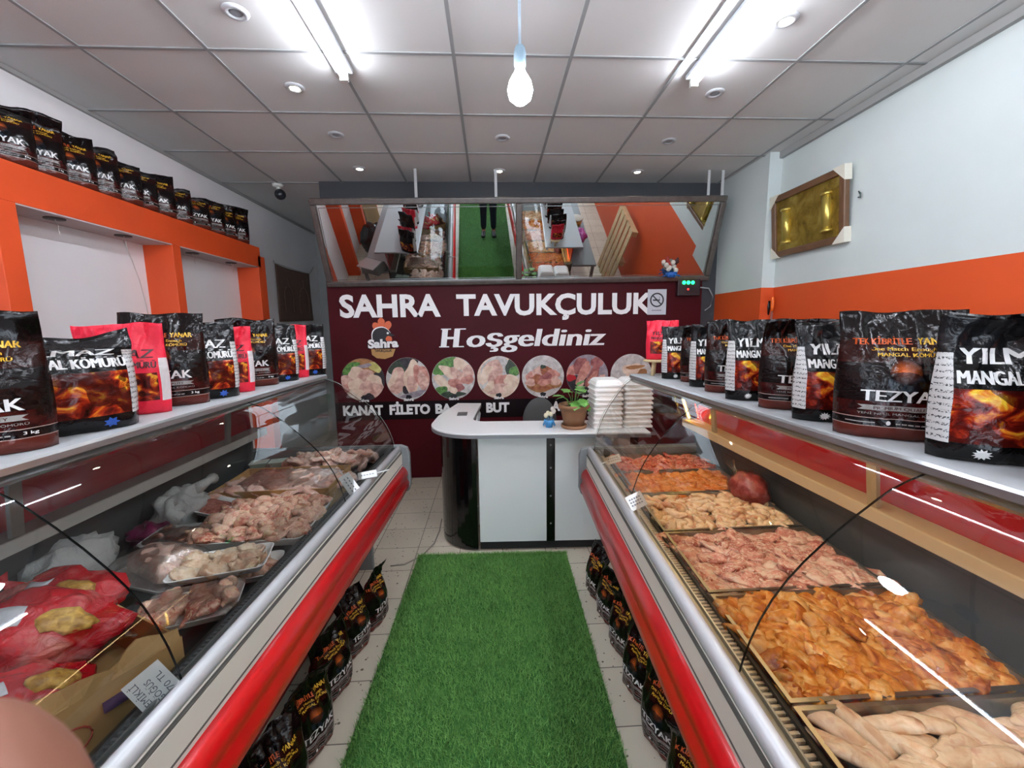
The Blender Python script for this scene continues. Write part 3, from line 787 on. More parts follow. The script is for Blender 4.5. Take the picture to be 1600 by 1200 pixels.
# ---------------------------------------------------------------- refrigerated display cases
ARC = [(0, 0), (.022, .09), (.056, .19), (.105, .295), (.169, .40), (.25, .50), (.341, .59), (.46, .69), (.60, .795), (.72, .875), (.80, .925), (.90, .968), (1, 1)]
class Case: pass
def build_case(sd, r0, rk, s0, sk, zs, back, y1, joints, bar_z, bar_mat, label, well_z):
    c = Case(); c.r = lambda y: r0 + rk * y; c.s = lambda y: s0 + sk * y; c.zs = zs; c.sd = sd; c.back = back
    y0 = -.85
    t = thing('display_case', label, 'display case', (sd * .9, (y0 + y1) / 2, 0))
    c.t = t; ox_, oy_ = sd * .9, (y0 + y1) / 2
    def sec(prof, ya, yb, mats, name, smooth=False, parent=t, closed=True, bevel=0, mb=None):
        """prof(y) -> [(x, z)] outline, lofted from ya to yb"""
        b = mb or MB()
        b.loft([[(sd * x - ox_, y - oy_, z) for x, z in prof(y)] for y in (ya, yb)], 0, closed, True, smooth)
        return b.obj(name, mats, parent, bevel=bevel) if mb is None else b
    def rect(x0, x1, z0, z1): return lambda y: [(x0(y) if callable(x0) else x0, z0), (x1(y) if callable(x1) else x1, z0), (x1(y) if callable(x1) else x1, z1), (x0(y) if callable(x0) else x0, z1)]
    r, s_ = c.r, c.s
    ye = y1 - .035
    # body under the well
    sec(lambda y: [(r(y) + .28, .06), (back - .02, .06), (back - .02, well_z - .02), (r(y) + .02, well_z - .02), (r(y) + .0, .57), (r(y) + .28, .50)], y0, ye, REDK, 'lower_body')
    sec(lambda y: [(r(y) + .32, .004), (back - .06, .004), (back - .06, .06), (r(y) + .32, .06)], y0, ye - .03, BLACKM, 'plinth')
    # red bumper with its groove
    sec(lambda y: [(r(y) - .012, .722), (r(y) - .030, .712), (r(y) - .043, .690), (r(y) - .046, .668), (r(y) - .038, .655), (r(y) - .041, .640), (r(y) - .050, .622), (r(y) - .048, .590), (r(y) - .030, .568), (r(y) + .01, .565), (r(y) + .01, .722)],
        y0, ye, REDPL, 'bumper', True)
    sec(lambda y: [(r(y) - .006, .812), (r(y) - .014, .80), (r(y) - .015, .722), (r(y) + .01, .722), (r(y) + .01, .812)], y0, ye, CREAM, 'front_panel')
    b = MB()
    for z in (.806, .735):
        sec(lambda y: [(r(y) - .017, z), (r(y) - .017, z + .0035), (r(y) - .008, z + .0035), (r(y) - .008, z)], y0, ye, None, '', mb=b)
    b.obj('panel_groove', M('#55544f', .5), t)
    # rounded silver rail
    sec(lambda y: [(r(y) + .006 + .019 * cos(a), .828 + .021 * sin(a)) for a in [R(200 - k * 20) for k in range(12)]] + [(r(y) + .006, .806)], y0, ye, M('#c6c9cc', .42, .25), 'rail', True)
    sec(lambda y: [(r(y) + .022, .80), (r(y) + .050, .80), (r(y) + .050, .828), (r(y) + .046, .828), (r(y) + .044, .82), (r(y) + .036, .82), (r(y) + .034, .832), (r(y) + .022, .832)], y0, ye, M('#aab0ae', .3, .5), 'glass_channel')
    # air grille: slats across a trough
    b = MB(); n = int((ye - y0) / .0135)
    for k in range(n):
        y = y0 + .01 + k * .0135
        x0, x1 = r(y) + .052, r(y) + .086
        b.loft([[(sd * x - ox_, y + q - oy_, z) for q, z in ((0, .802), (.0062, .802), (.0062, .795), (0, .795))] for x in (x0, x1)])
    b.obj('air_grille', M('#d8d3c0', .4) if sd > 0 else M('#6c706f', .4), t)
    sec(lambda y: [(r(y) + .050, .775), (r(y) + .088, .775), (r(y) + .088, .781), (r(y) + .050, .781)], y0, ye, M('#0c0c0c', .7), 'grille_trough')
    # liner: ledge, well front, floor, rear wall
    sec(lambda y: [(r(y) + .086, .81), (r(y) + .104, .80), (r(y) + .106, well_z), (back - .02, well_z), (back - .02, .985), (back, .985), (back, well_z - .02), (r(y) + .086, well_z - .02)], y0, ye, INNER, 'liner')
    for ya, yb in ((y0, y0 + .03), (ye - .012, ye)):
        sec(rect(lambda y: r(y) + .03, back, well_z, .845), ya, yb, GREYPL, 'end_liner')
    # rear ledge, red rear panel, top shelf
    sec(rect(back - .11, back + .0, bar_z, bar_z + .042), y0, ye, bar_mat, 'rear_ledge', bevel=.004)
    sec(lambda y: [(back - .03, bar_z + .042), (back - .015, bar_z + .042), (back - .005, zs - .02), (back - .02, zs - .02)], y0, ye - .02, REDGLOSS, 'rear_panel')
    sec(rect(lambda y: s_(y) + .004, back + .12, zs - .018, zs), y0, y1, M('#b4b8ba', .4), 'top_shelf', bevel=.002)
    sec(lambda y: [(s_(y) + .004, zs - .001), (s_(y) - .004, zs - .006), (s_(y) - .006, zs - .020), (s_(y) + .002, zs - .026), (s_(y) + .000, zs - .036), (s_(y) + .012, zs - .046), (s_(y) + .03, zs - .046), (s_(y) + .03, zs - .018), (s_(y) + .006, zs - .018)],
        y0, y1, STEEL, 'shelf_trim')
    # stainless work surface behind
    sec(rect(back + .0, back + .36, .955, .985), y0, y1, M('#8f9496', .35, .6), 'work_surface')
    sec(rect(back + .30, back + .34, .0, .955), y1 - .06, y1 - .02, GREYPL, 'rear_leg'); sec(rect(back + .30, back + .34, .0, .955), .3, .34, GREYPL, 'rear_leg')
    # end cap
    sec(lambda y: [(r(y) + .20, .05), (r(y) + .20, .50), (r(y) + .05, .54), (r(y) - .045, .565), (r(y) - .058, .60), (r(y) - .058, .80), (r(y) - .045, .838), (r(y) - .01, .852), (r(y) + .06, .852), (back + .0, .852), (back, .05)],
        ye, y1, GREYPL, 'end_cap', bevel=.006)
    # struts from ledge to shelf
    for y in (joints[0] + .36, joints[1] + .42, joints[0] - .45):
        b = MB()
        b.loft([[(sd * x - ox_, y + q - oy_, z) for x, q in ((xa, -.016), (xa + .012, -.016), (xa + .012, .016), (xa, .016))] for xa, z in ((back - .10, bar_z + .042), (back - .13, zs - .018))])
        b.obj('shelf_strut', M('#a89c82' if sd > 0 else '#8e8e8a', .5, .2), t)
    # curved glass panes
    edges = [y0] + joints + [ye]
    for ya, yb in zip(edges[:-1], edges[1:]):
        ya += .0012; yb -= .0012
        b = MB(); th = .003
        def pts(y, off):
            o = []
            for i, (a, q) in enumerate(ARC):
                x = r(y) + .026 + (s_(y) + .004 - r(y) - .026) * a; z = .822 + (zs - .022 - .822) * q
                a2, q2 = ARC[min(i + 1, len(ARC) - 1)]; a1, q1 = ARC[max(i - 1, 0)]
                tx, tz = (a2 - a1) * .36, (q2 - q1) * .43; l = math.hypot(tx, tz)
                o.append((sd * (x + off * tz / l) - ox_, y - oy_, z - off * tx / l))
            return o
        A, B, A2, B2 = pts(ya, 0), pts(yb, 0), pts(ya, th), pts(yb, th)
        n = len(A)
        b.add(A + B, [(i, i + 1, n + i + 1, n + i) for i in range(n - 1)], 0, True)
        b.add(A2 + B2, [(i, n + i, n + i + 1, i + 1) for i in range(n - 1)], 0, True)
        for P_, Q_ in ((A, A2), (B, B2)): b.add(P_ + Q_, [(i, i + 1, n + i + 1, n + i) for i in range(n - 1)], 1)
        b.obj('curved_glass', [GLASS, GLEDGE], t)
    # flat glass end
    y = ye + .006
    pl = [(r(y) + .03 + (s_(y) - r(y) - .03) * a, .853 + (zs - .02 - .853) * q) for a, q in ARC] + [(back - .02, zs - .02), (back - .02, .853)]
    b = MB(); k = len(pl)
    b.add([(sd * x - ox_, y - oy_, z) for x, z in pl], [tuple(range(k))], 0)
    b.add([(sd * x - ox_, y + .006 - oy_, z) for x, z in pl], [tuple(range(k))[::-1]], 0)
    b.add([(sd * x - ox_, y - oy_, z) for x, z in pl] + [(sd * x - ox_, y + .006 - oy_, z) for x, z in pl], [(i, i + 1, k + i + 1, k + i) for i in range(len(ARC) - 1)], 1)
    b.obj('end_glass', [GLASS, M('#8fa39b', .2)], t)
    c.off = (ox_, oy_)
    return c
CR = build_case(1, .434, .0557, .879, -.031, 1.275, 1.22, 2.33, [.74, 1.552], .968, M('#c9bfa6', .5), 'refrigerated meat display case with curved glass along the right side', .735)
CL = build_case(-1, .659, -.038, .98, .0, 1.29, 1.44, 2.47, [.797, 1.676], .945, M('#a9a9a3', .5), 'refrigerated meat display case with curved glass along the left side', .725)
# warm strip light inside the right-hand case
EM_WARM = M('#ffd59c', .5, emit=WARM); EM_DOT = M('#ffd25e', .5, emit=14); EM_REDREFL = M('#ff3416', .5, emit=7)
ox_, oy_ = CR.off
b = MB(); b.loft([[(CR.s(y) + x - ox_, y - oy_, z) for x, z in ((.034, 1.222), (.048, 1.222), (.048, 1.230), (.034, 1.230))] for y in (-.6, 2.27)])
b.obj('strip_light', EM_WARM, CR.t)
MB().tube([(1.135 - ox_, 2.262 - oy_, 1.01), (1.055 - ox_, 2.262 - oy_, 1.25)], .010, 8).obj('light_post', M('#cfc8b8', .4), CR.t)
b = MB()
for k in range(24):
    q = k / 23
    b.obox((1.128 - .078 * q - ox_, 2.250 - oy_, 1.025 + .215 * q), (.006, .006, .005))
b.obj('led_dots', EM_DOT, CR.t)
b = MB()
for k in range(18):
    q = k / 17
    b.obox((1.175 - .055 * q - ox_, 2.235 - oy_, 1.03 + .20 * q), (.004, .004, .005))
b.obj('red_led_reflection', EM_REDREFL, CR.t)  # glowing boxes standing in for the LED strip's reflection in the red panel

# ---------------------------------------------------------------- charcoal bags
NU, NV = 22, 26
def rid(x): return 1 - 2 * abs((x % 1.0) - .5)
def sstep(a, b_, x):
    x = min(1, max(0, (x - a) / (b_ - a))); return x * x * (3 - 2 * x)
class BagShape:
    def __init__(self, w, h, d, seed, slump=0.0, flap=0.0, twist=0.0):
        q = random.Random(seed)
        ph = [(q.uniform(2, 5), q.uniform(-4, 4), q.uniform(0, 9)) for _ in range(4)]
        def P(u, v, side):
            wr = 0
            for i, (a, b_, c) in enumerate(ph):
                wr += rid(a * u * .5 + b_ * v * .8 + c + side * .37) ** 3
            n3 = noise.noise(Vector((u * 1.6 + seed, v * 2.2, side * 3.1)))
            T = d * .5 * (1 - sstep(.42, .90, v)) * (.86 + .14 * sstep(0, .08, v))
            edge = max(0.0, 1 - abs(u) ** 2.6) ** .55
            hw = w * .5 * (.93 + .05 * sin(pi * min(1, v * 1.3)) + .035 * sstep(.6, 1, v))
            y = side * (T * edge + .0012)
            amp = .004 + .010 * sstep(.45, .85, v) * (1 - sstep(.9, 1, v) * .7)
            y += side * edge ** .6 * (amp * (wr - .9) * .9 + .006 * n3 * (.4 + v)) if side < 0 else side * edge ** .6 * amp * (wr - .9) * .6
            z = v * h
            x = u * hw
            top = sstep(.72, 1, v)
            y += flap * top * top * h * .5 + .010 * top * sin(3.1 * u + seed)
            if slump:
                z -= slump * h * .42 * sstep(.55, 1, v) + slump * .03 * top * sin(2.3 * u + seed)
                y += -slump * .05 * sin(pi * sstep(.6, 1, v)) 
            z += .012 * top * noise.noise(Vector((u * 1.3, seed * 1.7, 0))) + twist * u * top * .02
            if v == 0: y *= .92
            return (x, y, z)
        self.g = np.array([[P(-1 + 2 * i / NU, j / NV, -1) for i in range(NU + 1)] for j in range(NV + 1)])
        self.k = np.array([[P(-1 + 2 * i / NU, j / NV, 1) for i in range(NU + 1)] for j in range(NV + 1)])
    def at(self, u, v):         # u, v in 0..1 on the front, bilinear over the grid
        a, c = min(max(u * NU, 0), NU - 1e-6), min(max(v * NV, 0), NV - 1e-6)
        i, j = int(a), int(c); s, t = a - i, c - j
        g = self.g
        return (g[j, i] * (1 - s) * (1 - t) + g[j, i + 1] * s * (1 - t) + g[j + 1, i] * (1 - s) * t + g[j + 1, i + 1] * s * t)
_cut = {}
def cut_glyphs(verts, faces, key):
    """cut a flat (u,v) drawing along the bag's grid lines so that it can lie on the bag"""
    if key in _cut: return _cut[key]
    bm = bmesh.new()
    vs = [bm.verts.new((a, b_, 0)) for a, b_ in verts]
    for f in faces:
        try: bm.faces.new([vs[i] for i in f])
        except ValueError: pass
    us = [a for a, _ in verts]; ws = [b_ for _, b_ in verts]
    for k in range(1, NU):
        if min(us) < k / NU < max(us):
            bmesh.ops.bisect_plane(bm, geom=bm.verts[:] + bm.edges[:] + bm.faces[:], plane_co=(k / NU, 0, 0), plane_no=(1, 0, 0))
    for k in range(1, NV):
        if min(ws) < k / NV < max(ws):
            bmesh.ops.bisect_plane(bm, geom=bm.verts[:] + bm.edges[:] + bm.faces[:], plane_co=(0, k / NV, 0), plane_no=(0, 1, 0))
    bmesh.ops.triangulate(bm, faces=bm.faces[:])
    bm.verts.index_update()
    r = ([(v.co.x, v.co.y) for v in bm.verts], [tuple(v.index for v in f.verts) for f in bm.faces])
    bm.free(); _cut[key] = r
    return r

def bag_material(kind):
    t = NT('charcoal_bag_' + kind)
    uv = t.n('UVMap'); sp = t.n('SeparateXYZ'); t.put(sp.inputs[0], uv.outputs[0])
    u, v = sp.outputs[0], sp.outputs[1]
    vec = t.mapping(uv.outputs[0], (1, 1.25, 1))
    nz = t.noise(vec, 5.5, 5, 1.2)
    fire = t.ramp(nz, [(.30, '#1a0503'), (.44, '#5e100a'), (.53, '#a02b12'), (.60, '#d97a1c'), (.68, '#f0c83a'), (.80, '#fbe98a')])
    coal = t.math('LESS_THAN', t.voro(vec, 6.5).outputs['Distance'], .30)
    if kind == 'black':
        fire = t.mix(t.math('MULTIPLY', coal, .55), fire, '#140604')
        reg = t.math('MULTIPLY', t.band(v, .13, .50), t.band(u, .07, .93))
        dim = t.mix(t.math('MULTIPLY', t.math('LESS_THAN', t.noise(vec, 2.2, 2), .47), .8), fire, '#3a0a07')
        base = t.mix(t.band(v, .70, .97), '#0a0a0b', '#19191b')
        c = t.mix(reg, base, dim)
        strip = t.math('MULTIPLY', t.math('ADD', t.band(u, .0, .085), t.band(u, .915, 1.0)), t.band(v, .12, .74))
        mark = t.math('MULTIPLY', t.band(t.math('FRACT', t.math('MULTIPLY', v, 22)), .2, .62), t.math('GREATER_THAN', t.noise(t.mapping(uv.outputs[0], (40, 30, 1)), 3, 2), .52))
        c = t.mix(strip, c, t.mix(mark, '#c9c9c7', '#4a4a4c'))
    elif kind == 'dark':
        band1 = t.mix(t.band(v, .0, .10), '#0c0607', '#5a241b')
        lowred = t.mix(t.band(v, .10, .30), band1, t.ramp(nz, [(.35, '#170607'), (.7, '#4a1210')]))
        low2 = t.mix(t.band(v, .105, .165), lowred, '#140c0e')
        ln = t.math('ADD', t.band(v, .100, .106), t.band(v, .165, .171))
        low3 = t.mix(ln, low2, '#a08a82')
        # ember over a dark lump of coal
        du = t.math('SUBTRACT', u, .5); dv = t.math('SUBTRACT', v, .53)
        d = t.math('SQRT', t.math('ADD', t.math('MULTIPLY', t.math('MULTIPLY', du, du), 1.6), t.math('MULTIPLY', t.math('MULTIPLY', dv, dv), 2.6)))
        glow = t.math('SUBTRACT', 1.0, t.math('MULTIPLY', d, 6.5), True)
        em = t.mix(t.math('MULTIPLY', glow, t.math('MULTIPLY', nz, 1.7, True), True), low3, '#e06a2a')
        dv2 = t.math('SUBTRACT', v, .455)
        d2 = t.math('SQRT', t.math('ADD', t.math('MULTIPLY', du, du), t.math('MULTIPLY', t.math('MULTIPLY', dv2, dv2), 3.2)))
        c = t.mix(t.math('MULTIPLY', t.math('LESS_THAN', t.math('ADD', d2, t.math('MULTIPLY', nz, .06)), .17), .8), em, t.ramp(nz, [(.4, '#0d1116'), (.65, '#2e3944')]))
        hot = t.math('MULTIPLY', t.band(v, .60, .78), t.math('MULTIPLY', nz, .5))
        c = t.mix(t.math('MULTIPLY', hot, .7), c, '#5a1a0c')
    else:
        base = t.mix(t.noise(vec, 3, 3), '#d9182c', '#ee3350')
        reg = t.math('MULTIPLY', t.band(v, .15, .46), t.band(u, .10, .90))
        fire = t.mix(t.math('MULTIPLY', coal, .8), fire, '#1c0805')
        c = t.mix(reg, base, fire)
        strip = t.math('MULTIPLY', t.band(u, .925, 1.0), t.band(v, .14, .62))
        c = t.mix(strip, c, '#d8d3d2')
    t.set(c, .15 if kind != 'red' else .36, Specular_IOR_Level=.32)
    co = t.coord()
    hb = t.math('ADD', t.noise(co, 22, 5, 1.4), t.math('MULTIPLY', t.voro(t.mapping(co, (1, 1, 1.3)), 26, 'DISTANCE_TO_EDGE').outputs['Distance'], .5))
    t.bump(hb, .34, .012)
    return t.m
BAGM = {k: bag_material(k) for k in ('black', 'dark', 'red')}
P_W = M('#dcdcda', .3); P_O = M('#c8541f', .35); P_Y = M('#d2a62a', .35); P_K = M('#3a0710', .4); P_G = M('#8d8a86', .35); P_B = M('#1f4fa8', .35)
PRINTS = [P_W, P_O, P_Y, P_K, P_G, P_B]
def star(cx, cz, r, n=11):
    return [(cx + (r if k % 2 == 0 else r * .6) * cos(pi * k / n) * .8, cz + (r if k % 2 == 0 else r * .6) * sin(pi * k / n) * .55) for k in range(2 * n)]
def bag_mesh(kind, seed, w=.245, h=.295, d=.115, slump=0.0, flap=0.0):
    sh = BagShape(w, h, d, seed, slump, flap)
    b = MB(); n = NU + 1
    front = [tuple(p) for row in sh.g for p in row]; back = [tuple(p) for row in sh.k for p in row]
    uvF = [(i / NU, j / NV) for j in range(NV + 1) for i in range(n)]
    f = [(j * n + i, j * n + i + 1, (j + 1) * n + i + 1, (j + 1) * n + i) for j in range(NV) for i in range(NU)]
    o = len(front)
    f += [(o + j * n + i + 1, o + j * n + i, o + (j + 1) * n + i, o + (j + 1) * n + i + 1) for j in range(NV) for i in range(NU)]
    for j in range(NV):
        f.append((o + j * n, j * n, (j + 1) * n, o + (j + 1) * n)); a = NU
        f.append((j * n + a, o + j * n + a, o + (j + 1) * n + a, (j + 1) * n + a))
    for i in range(NU):
        f.append((i + 1, i, o + i, o + i + 1)); a = NV * n
        f.append((a + i, a + i + 1, o + a + i + 1, o + a + i))
    b.add(front + back, f, 0, True); b.uv = uvF + [(1 - u if False else u, v) for u, v in uvF]
    def put(verts, faces, key, mat, off=.0011):
        vs, fs = cut_glyphs(verts, faces, (kind,) + key)
        pts = []
        for a, c in vs:
            p = sh.at(a, c); pts.append((p[0], p[1] - off, p[2]))
        b.add(pts, fs, 1 + mat); b.uv += vs
    def word(body, u0, v0, wd, hv, mat, bold=.03, shear=0.0):
        vs, fs = text2d(body, wd, hv, 0.0, shear)
        e = .0065 * hv / .1 if bold else 0
        for k, (dx, dz) in enumerate(((0, 0), (e, 0), (-e, 0)) if bold else ((0, 0),)):
            put([(u0 + a + dx, v0 + c + dz) for a, c in vs], fs, (body, u0, v0, k), mat, .0011 + .00005 * k)
    def shape(pts, key, mat, off=.0009): put(pts, [tuple(range(len(pts)))], key, mat, off)
    if kind == 'black':
        word('YILMAZ', .13, .665, .72, .105, 0, .014, .10)
        word('MANGAL KÖMÜRÜ', .105, .535, .81, .085, 0, .006)
        shape(star(.27, .062, .075), ('s1',), 0); shape(star(.74, .066, .085, 7), ('s2',), 5)
    elif kind == 'dark':
        word('TEK KİBRİTLE', .10, .742, .46, .047, 1, .012); word('YANAR', .60, .742, .26, .049, 2, .012)
        word('One Match Enough', .24, .694, .50, .026, 2, .02); word('MANGAL KÖMÜRÜ', .30, .650, .50, .026, 2, .01)
        word('TEZYAK', .18, .305, .64, .085, 0, .028)
        shape([(.16, .232), (.84, .232), (.80, .252), (.84, .272), (.16, .272), (.20, .252)], ('rib',), 4)
        word('PREMIUM QUALITY', .28, .240, .44, .022, 3, .02)
        word('YENİ NESİL MANGAL KÖMÜRÜ', .16, .198, .68, .016, 4, .0)
        word('3 kg', .80, .128, .09, .022, 0, .01)
        shape([(.08, .128), (.30, .128), (.30, .136), (.08, .136)], ('ln2',), 4)
        shape([(.40 + .02 * cos(a), .135 + .017 * sin(a)) for a in [2 * pi * k / 12 for k in range(12)]], ('dot',), 0)
        [shape([(.46 + q * .045, .126), (.46 + q * .045 + .036, .126), (.46 + q * .045 + .036, .136), (.46 + q * .045, .136)], ('ln', q), 4) for q in range(6)]
    else:
        word('YILMAZ', .14, .625, .74, .092, 3, .025, .1); word('MANGAL KÖMÜRÜ', .12, .515, .78, .068, 3, .015)
        shape(star(.55, .075, .075, 7), ('s3',), 5)
    return b.mesh('charcoal_bag', [BAGM[kind]] + PRINTS)
BM = {('black', k): bag_mesh('black', 11 + k, flap=(-.12, .1, .22)[k]) for k in range(3)}
BM.update({('dark', k): bag_mesh('dark', 31 + k, flap=(.05, .2, -.15)[k]) for k in range(3)})
BM.update({('red', k): bag_mesh('red', 51 + k, w=.20, h=.27, d=.09, flap=(0, .12)[k]) for k in range(2)})
BM.update({('limp', k): bag_mesh('dark', 91 + k, slump=(.22, .10, .34)[k], flap=(.5, -.3, .2)[k]) for k in range(3)})
BM['slump'] = bag_mesh('black', 77, w=.262, h=.31, d=.14, slump=.42, flap=.15)
def bag(key, x, y, z, deg, sc, label, group):
    o = bpy.data.objects.new('charcoal_bag', BM[key]); COL.objects.link(o)
    o.location = (x, y, z); o.rotation_euler = (0, 0, R(deg)); o.scale = sc if isinstance(sc, tuple) else (sc, sc, sc)
    return tag(o, label, 'charcoal bag', group)
GR, GL, GB, GF1, GF2 = 'charcoal bags on the right case', 'charcoal bags on the left case', 'charcoal bags on the orange ledge', 'charcoal bags on the floor, left', 'charcoal bags on the floor, right'
Z1, Z2 = 1.276, 1.291
bag(('dark', 0), 1.045, .575, Z1, -28, (1.05, 1, 1.12), 'dark charcoal bag at the right edge of the picture on the right case', GR)
bag(('black', 0), 1.015, .745, Z1, -24, (1.0, 1, .98), 'big black charcoal bag with a white side strip, nearest on the right case', GR)
bag(('dark', 1), .975, .93, Z1, -30, (1.0, 1, 1.02), 'wide dark charcoal bag with orange and yellow title on the right case', GR)
bag(('black', 1), .985, 1.115, Z1, -12, (.93, 1, .96), 'black charcoal bag behind the wide dark one on the right case', GR)
bag(('dark', 2), 1.0, 1.285, Z1, -14, (.95, 1, .98), 'crinkled dark charcoal bag between two black ones, mid right case', GR)
bag(('black', 2), .98, 1.46, Z1, -8, (.92, 1, .99), 'black charcoal bag with a big white star, mid right case', GR)
bag(('dark', 0), .995, 1.63, Z1, -16, (.92, 1, .98), 'shiny dark charcoal bag, fourth from the far end of the right case', GR)
bag(('black', 0), 1.0, 1.79, Z1, -10, (.88, 1, .93), 'black charcoal bag, third from the far end of the right case', GR)
bag(('dark', 2), 1.03, 1.945, Z1, -12, (.86, 1, .92), 'narrow dark charcoal bag second from the far end of the right case', GR)
bag(('black', 1), .99, 2.09, Z1, -4, (.84, 1, .93), 'small black charcoal bag in front of the red one on the right case', GR)
# red bag on an upturned wooden box at the far end
t = thing('wooden_stool', 'low pale wooden stand under the red bag on the right case', 'stand', (.935, 2.255, Z1))
MB().lathe([(0, 0), (.075, 0), (.078, .006), (.07, .012), (0, .012)], (0, 0, .075), 20).obj('seat', WOODL, t)
for x, y in ((-.035, -.03), (.035, -.03), (0, .04)): MB().tube([(x * 1.25, y * 1.25, 0), (x, y, .076)], .010, 8).obj('leg', WOODL, t)
bag(('red', 1), .955, 2.25, Z1 + .0885, -8, (.9, .8, .80), 'red charcoal bag on the wooden stand at the far end of the right case', GR)

bag(('dark', 2), -1.115, .925, Z2, 40, (1.0, 1, 1.05), 'dark charcoal bag at the left edge of the picture on the left case', GL)
bag('slump', -1.115, 1.125, Z2, 52, (1.08, 1, 1.02), 'slumped black charcoal bag with a white side label, front of the left case', GL)
bag(('red', 0), -1.165, 1.36, Z2, 20, (1.15, 1, 1.06), 'large red charcoal bag behind the slumped black one on the left case', GL)
bag(('dark', 1), -1.155, 1.515, Z2, 26, (1.0, 1, 1.10), 'tall dark charcoal bag behind the large red one on the left case', GL)
bag(('black', 1), -1.125, 1.645, Z2, 40, (1.02, 1, 1.0), 'black charcoal bag with white lettering at the middle of the left case', GL)
bag(('red', 1), -1.135, 1.80, Z2, 24, (1.1, 1, 1.04), 'red charcoal bag between two dark ones, middle of the left case', GL)
bag(('dark', 0), -1.145, 2.0, Z2, 30, (1.0, 1, 1.06), 'crumpled dark charcoal bag behind the middle red one on the left case', GL)
bag(('black', 2), -1.12, 2.16, Z2, 34, (1.0, 1, .97), 'black charcoal bag third from the far end of the left case', GL)
bag(('red', 0), -1.125, 2.32, Z2, 22, (1.1, 1, 1.06), 'narrow red charcoal bag second from the far end of the left case', GL)
bag(('black', 0), -1.09, 2.44, Z2, 24, (1.0, 1, 1.0), 'black charcoal bag at the far end of the left case', GL)

for k, y in enumerate((2.10, 2.29, 2.46, 2.62, 2.79, 2.94, 3.08, 3.23, 3.42, 3.63, 3.83, 4.00, 4.18)):
    bag((('dark', k % 3) if k % 4 == 3 else ('limp', (k * 2 + k // 3) % 3)), -2.405 + .012 * (k % 2), y, 2.3855, 46 + rnd.uniform(-13, 13), (.98, .85, 1.06 + rnd.uniform(-.08, .08)), 'dark charcoal bag on top of the orange ledge, %s from the viewer' % ORD[k], GB).rotation_euler.rotate_axis('X', rnd.uniform(-.14, .06))
for k, (x, y, a, sc) in enumerate(((-.715, .98, 62, 1.0), (-.715, 1.16, 60, .98), (-.705, 1.37, 66, 1.02), (-.715, 1.62, 70, .98), (-.70, 1.86, 74, .95), (-.655, 2.05, 80, .98))):
    bag(('dark', k % 3), x, y, .001, a, (.9, 1, sc), 'dark charcoal bag on the floor under the left case, %s' % ('farthest from the viewer' if k == 5 else ORD[k] + ' from the front'), GF1)
for k, (x, y, a, sc) in enumerate(((.61, .86, -62, 1.0), (.615, 1.06, -64, .98), (.62, 1.30, -66, 1.0), (.615, 1.52, -70, .95), (.62, 1.76, -74, .95), (.615, 1.98, -76, .92), (.60, 2.18, -80, .95))):
    bag(('dark', (k + 1) % 3), x, y, .001, a, (.9, 1, sc), 'dark charcoal bag on the floor under the right case, %s' % ('farthest from the viewer' if k == 6 else ORD[k] + ' from the front'), GF2)

# ---------------------------------------------------------------- meat
def meat_mat(name, stops, rough=.25, scale=34, fat=None):
    t = NT(name); co = t.coord(); oi = t.n('ObjectInfo')
    off = t.n('Combine' + 'XYZ'); t.put(off.inputs[0], t.math('MULTIPLY', oi.outputs['Random'], 9.0)); t.put(off.inputs[1], oi.outputs['Random'])
    vm = t.n('VectorMath', operation='ADD'); t.put(vm.inputs[0], co); t.put(vm.inputs[1], off.outputs[0])
    nz = t.noise(vm.outputs[0], scale, 5, .8)
    f = t.math('ADD', nz, t.math('MULTIPLY', t.math('SUBTRACT', oi.outputs['Random'], .5), .26))
    c = t.ramp(f, stops)
    if fat:
        v = t.noise(t.mapping(vm.outputs[0], (1, 2.2, 1)), scale * 1.7, 4, 1.5)
        c = t.mix(t.math('MULTIPLY', t.band(v, .57, .9), .8), c, fat)
    t.set(c, rough, Subsurface_Weight=.12, Subsurface_Scale=.01)
    t.b.inputs['Subsurface Radius'].default_value = (1, .35, .2)
    t.bump(t.math('ADD', t.noise(vm.outputs[0], 55, 5, .6), t.math('MULTIPLY', t.noise(t.mapping(vm.outputs[0], (1, 3, 1)), 40, 3), .6)), .45, .008)
    return t.m
MT_WING = meat_mat('meat_wing', [(.30, '#c98f6a'), (.45, '#e3bd92'), (.62, '#f0dab4'), (.75, '#dfa88e')])
MT_PINK = meat_mat('meat_thigh', [(.30, '#a85a4c'), (.45, '#cf8c7a'), (.58, '#e2ae9a'), (.72, '#eed4bd')], fat='#eed6bd')
MT_ORANGE = meat_mat('meat_marinated', [(.26, '#9a4a16'), (.42, '#c87626'), (.56, '#dc9a48'), (.70, '#e6b878'), (.85, '#d98a20')], .18)
MT_ORANGE2 = meat_mat('meat_marinated_dark', [(.26, '#b0521a'), (.45, '#d27a34'), (.6, '#dd9456'), (.78, '#c56a1a')], .2)
MT_RED = meat_mat('meat_red', [(.28, '#a83a28'), (.45, '#cc6048'), (.60, '#d9836a'), (.78, '#e0a78c')], .2, fat='#e8b89c')
MT_PALE = meat_mat('meat_pale', [(.28, '#cda183'), (.45, '#e2c3a2'), (.62, '#eed9bd'), (.78, '#dbb09a')])
MT_BREAST = meat_mat('meat_breast', [(.30, '#d8a594'), (.48, '#ecc4b2'), (.66, '#f5dccb'), (.8, '#e6b3a2')])
MT_DRUM = meat_mat('meat_drumstick', [(.28, '#c06a58'), (.42, '#e0a48e'), (.58, '#f0c9b0'), (.72, '#e8b09c'), (.85, '#ecc88e')], fat='#ecd3a8')
MT_MINCE = meat_mat('meat_mince', [(.3, '#8e4038'), (.5, '#b06a5c'), (.7, '#c78e7c')], .45, 60)
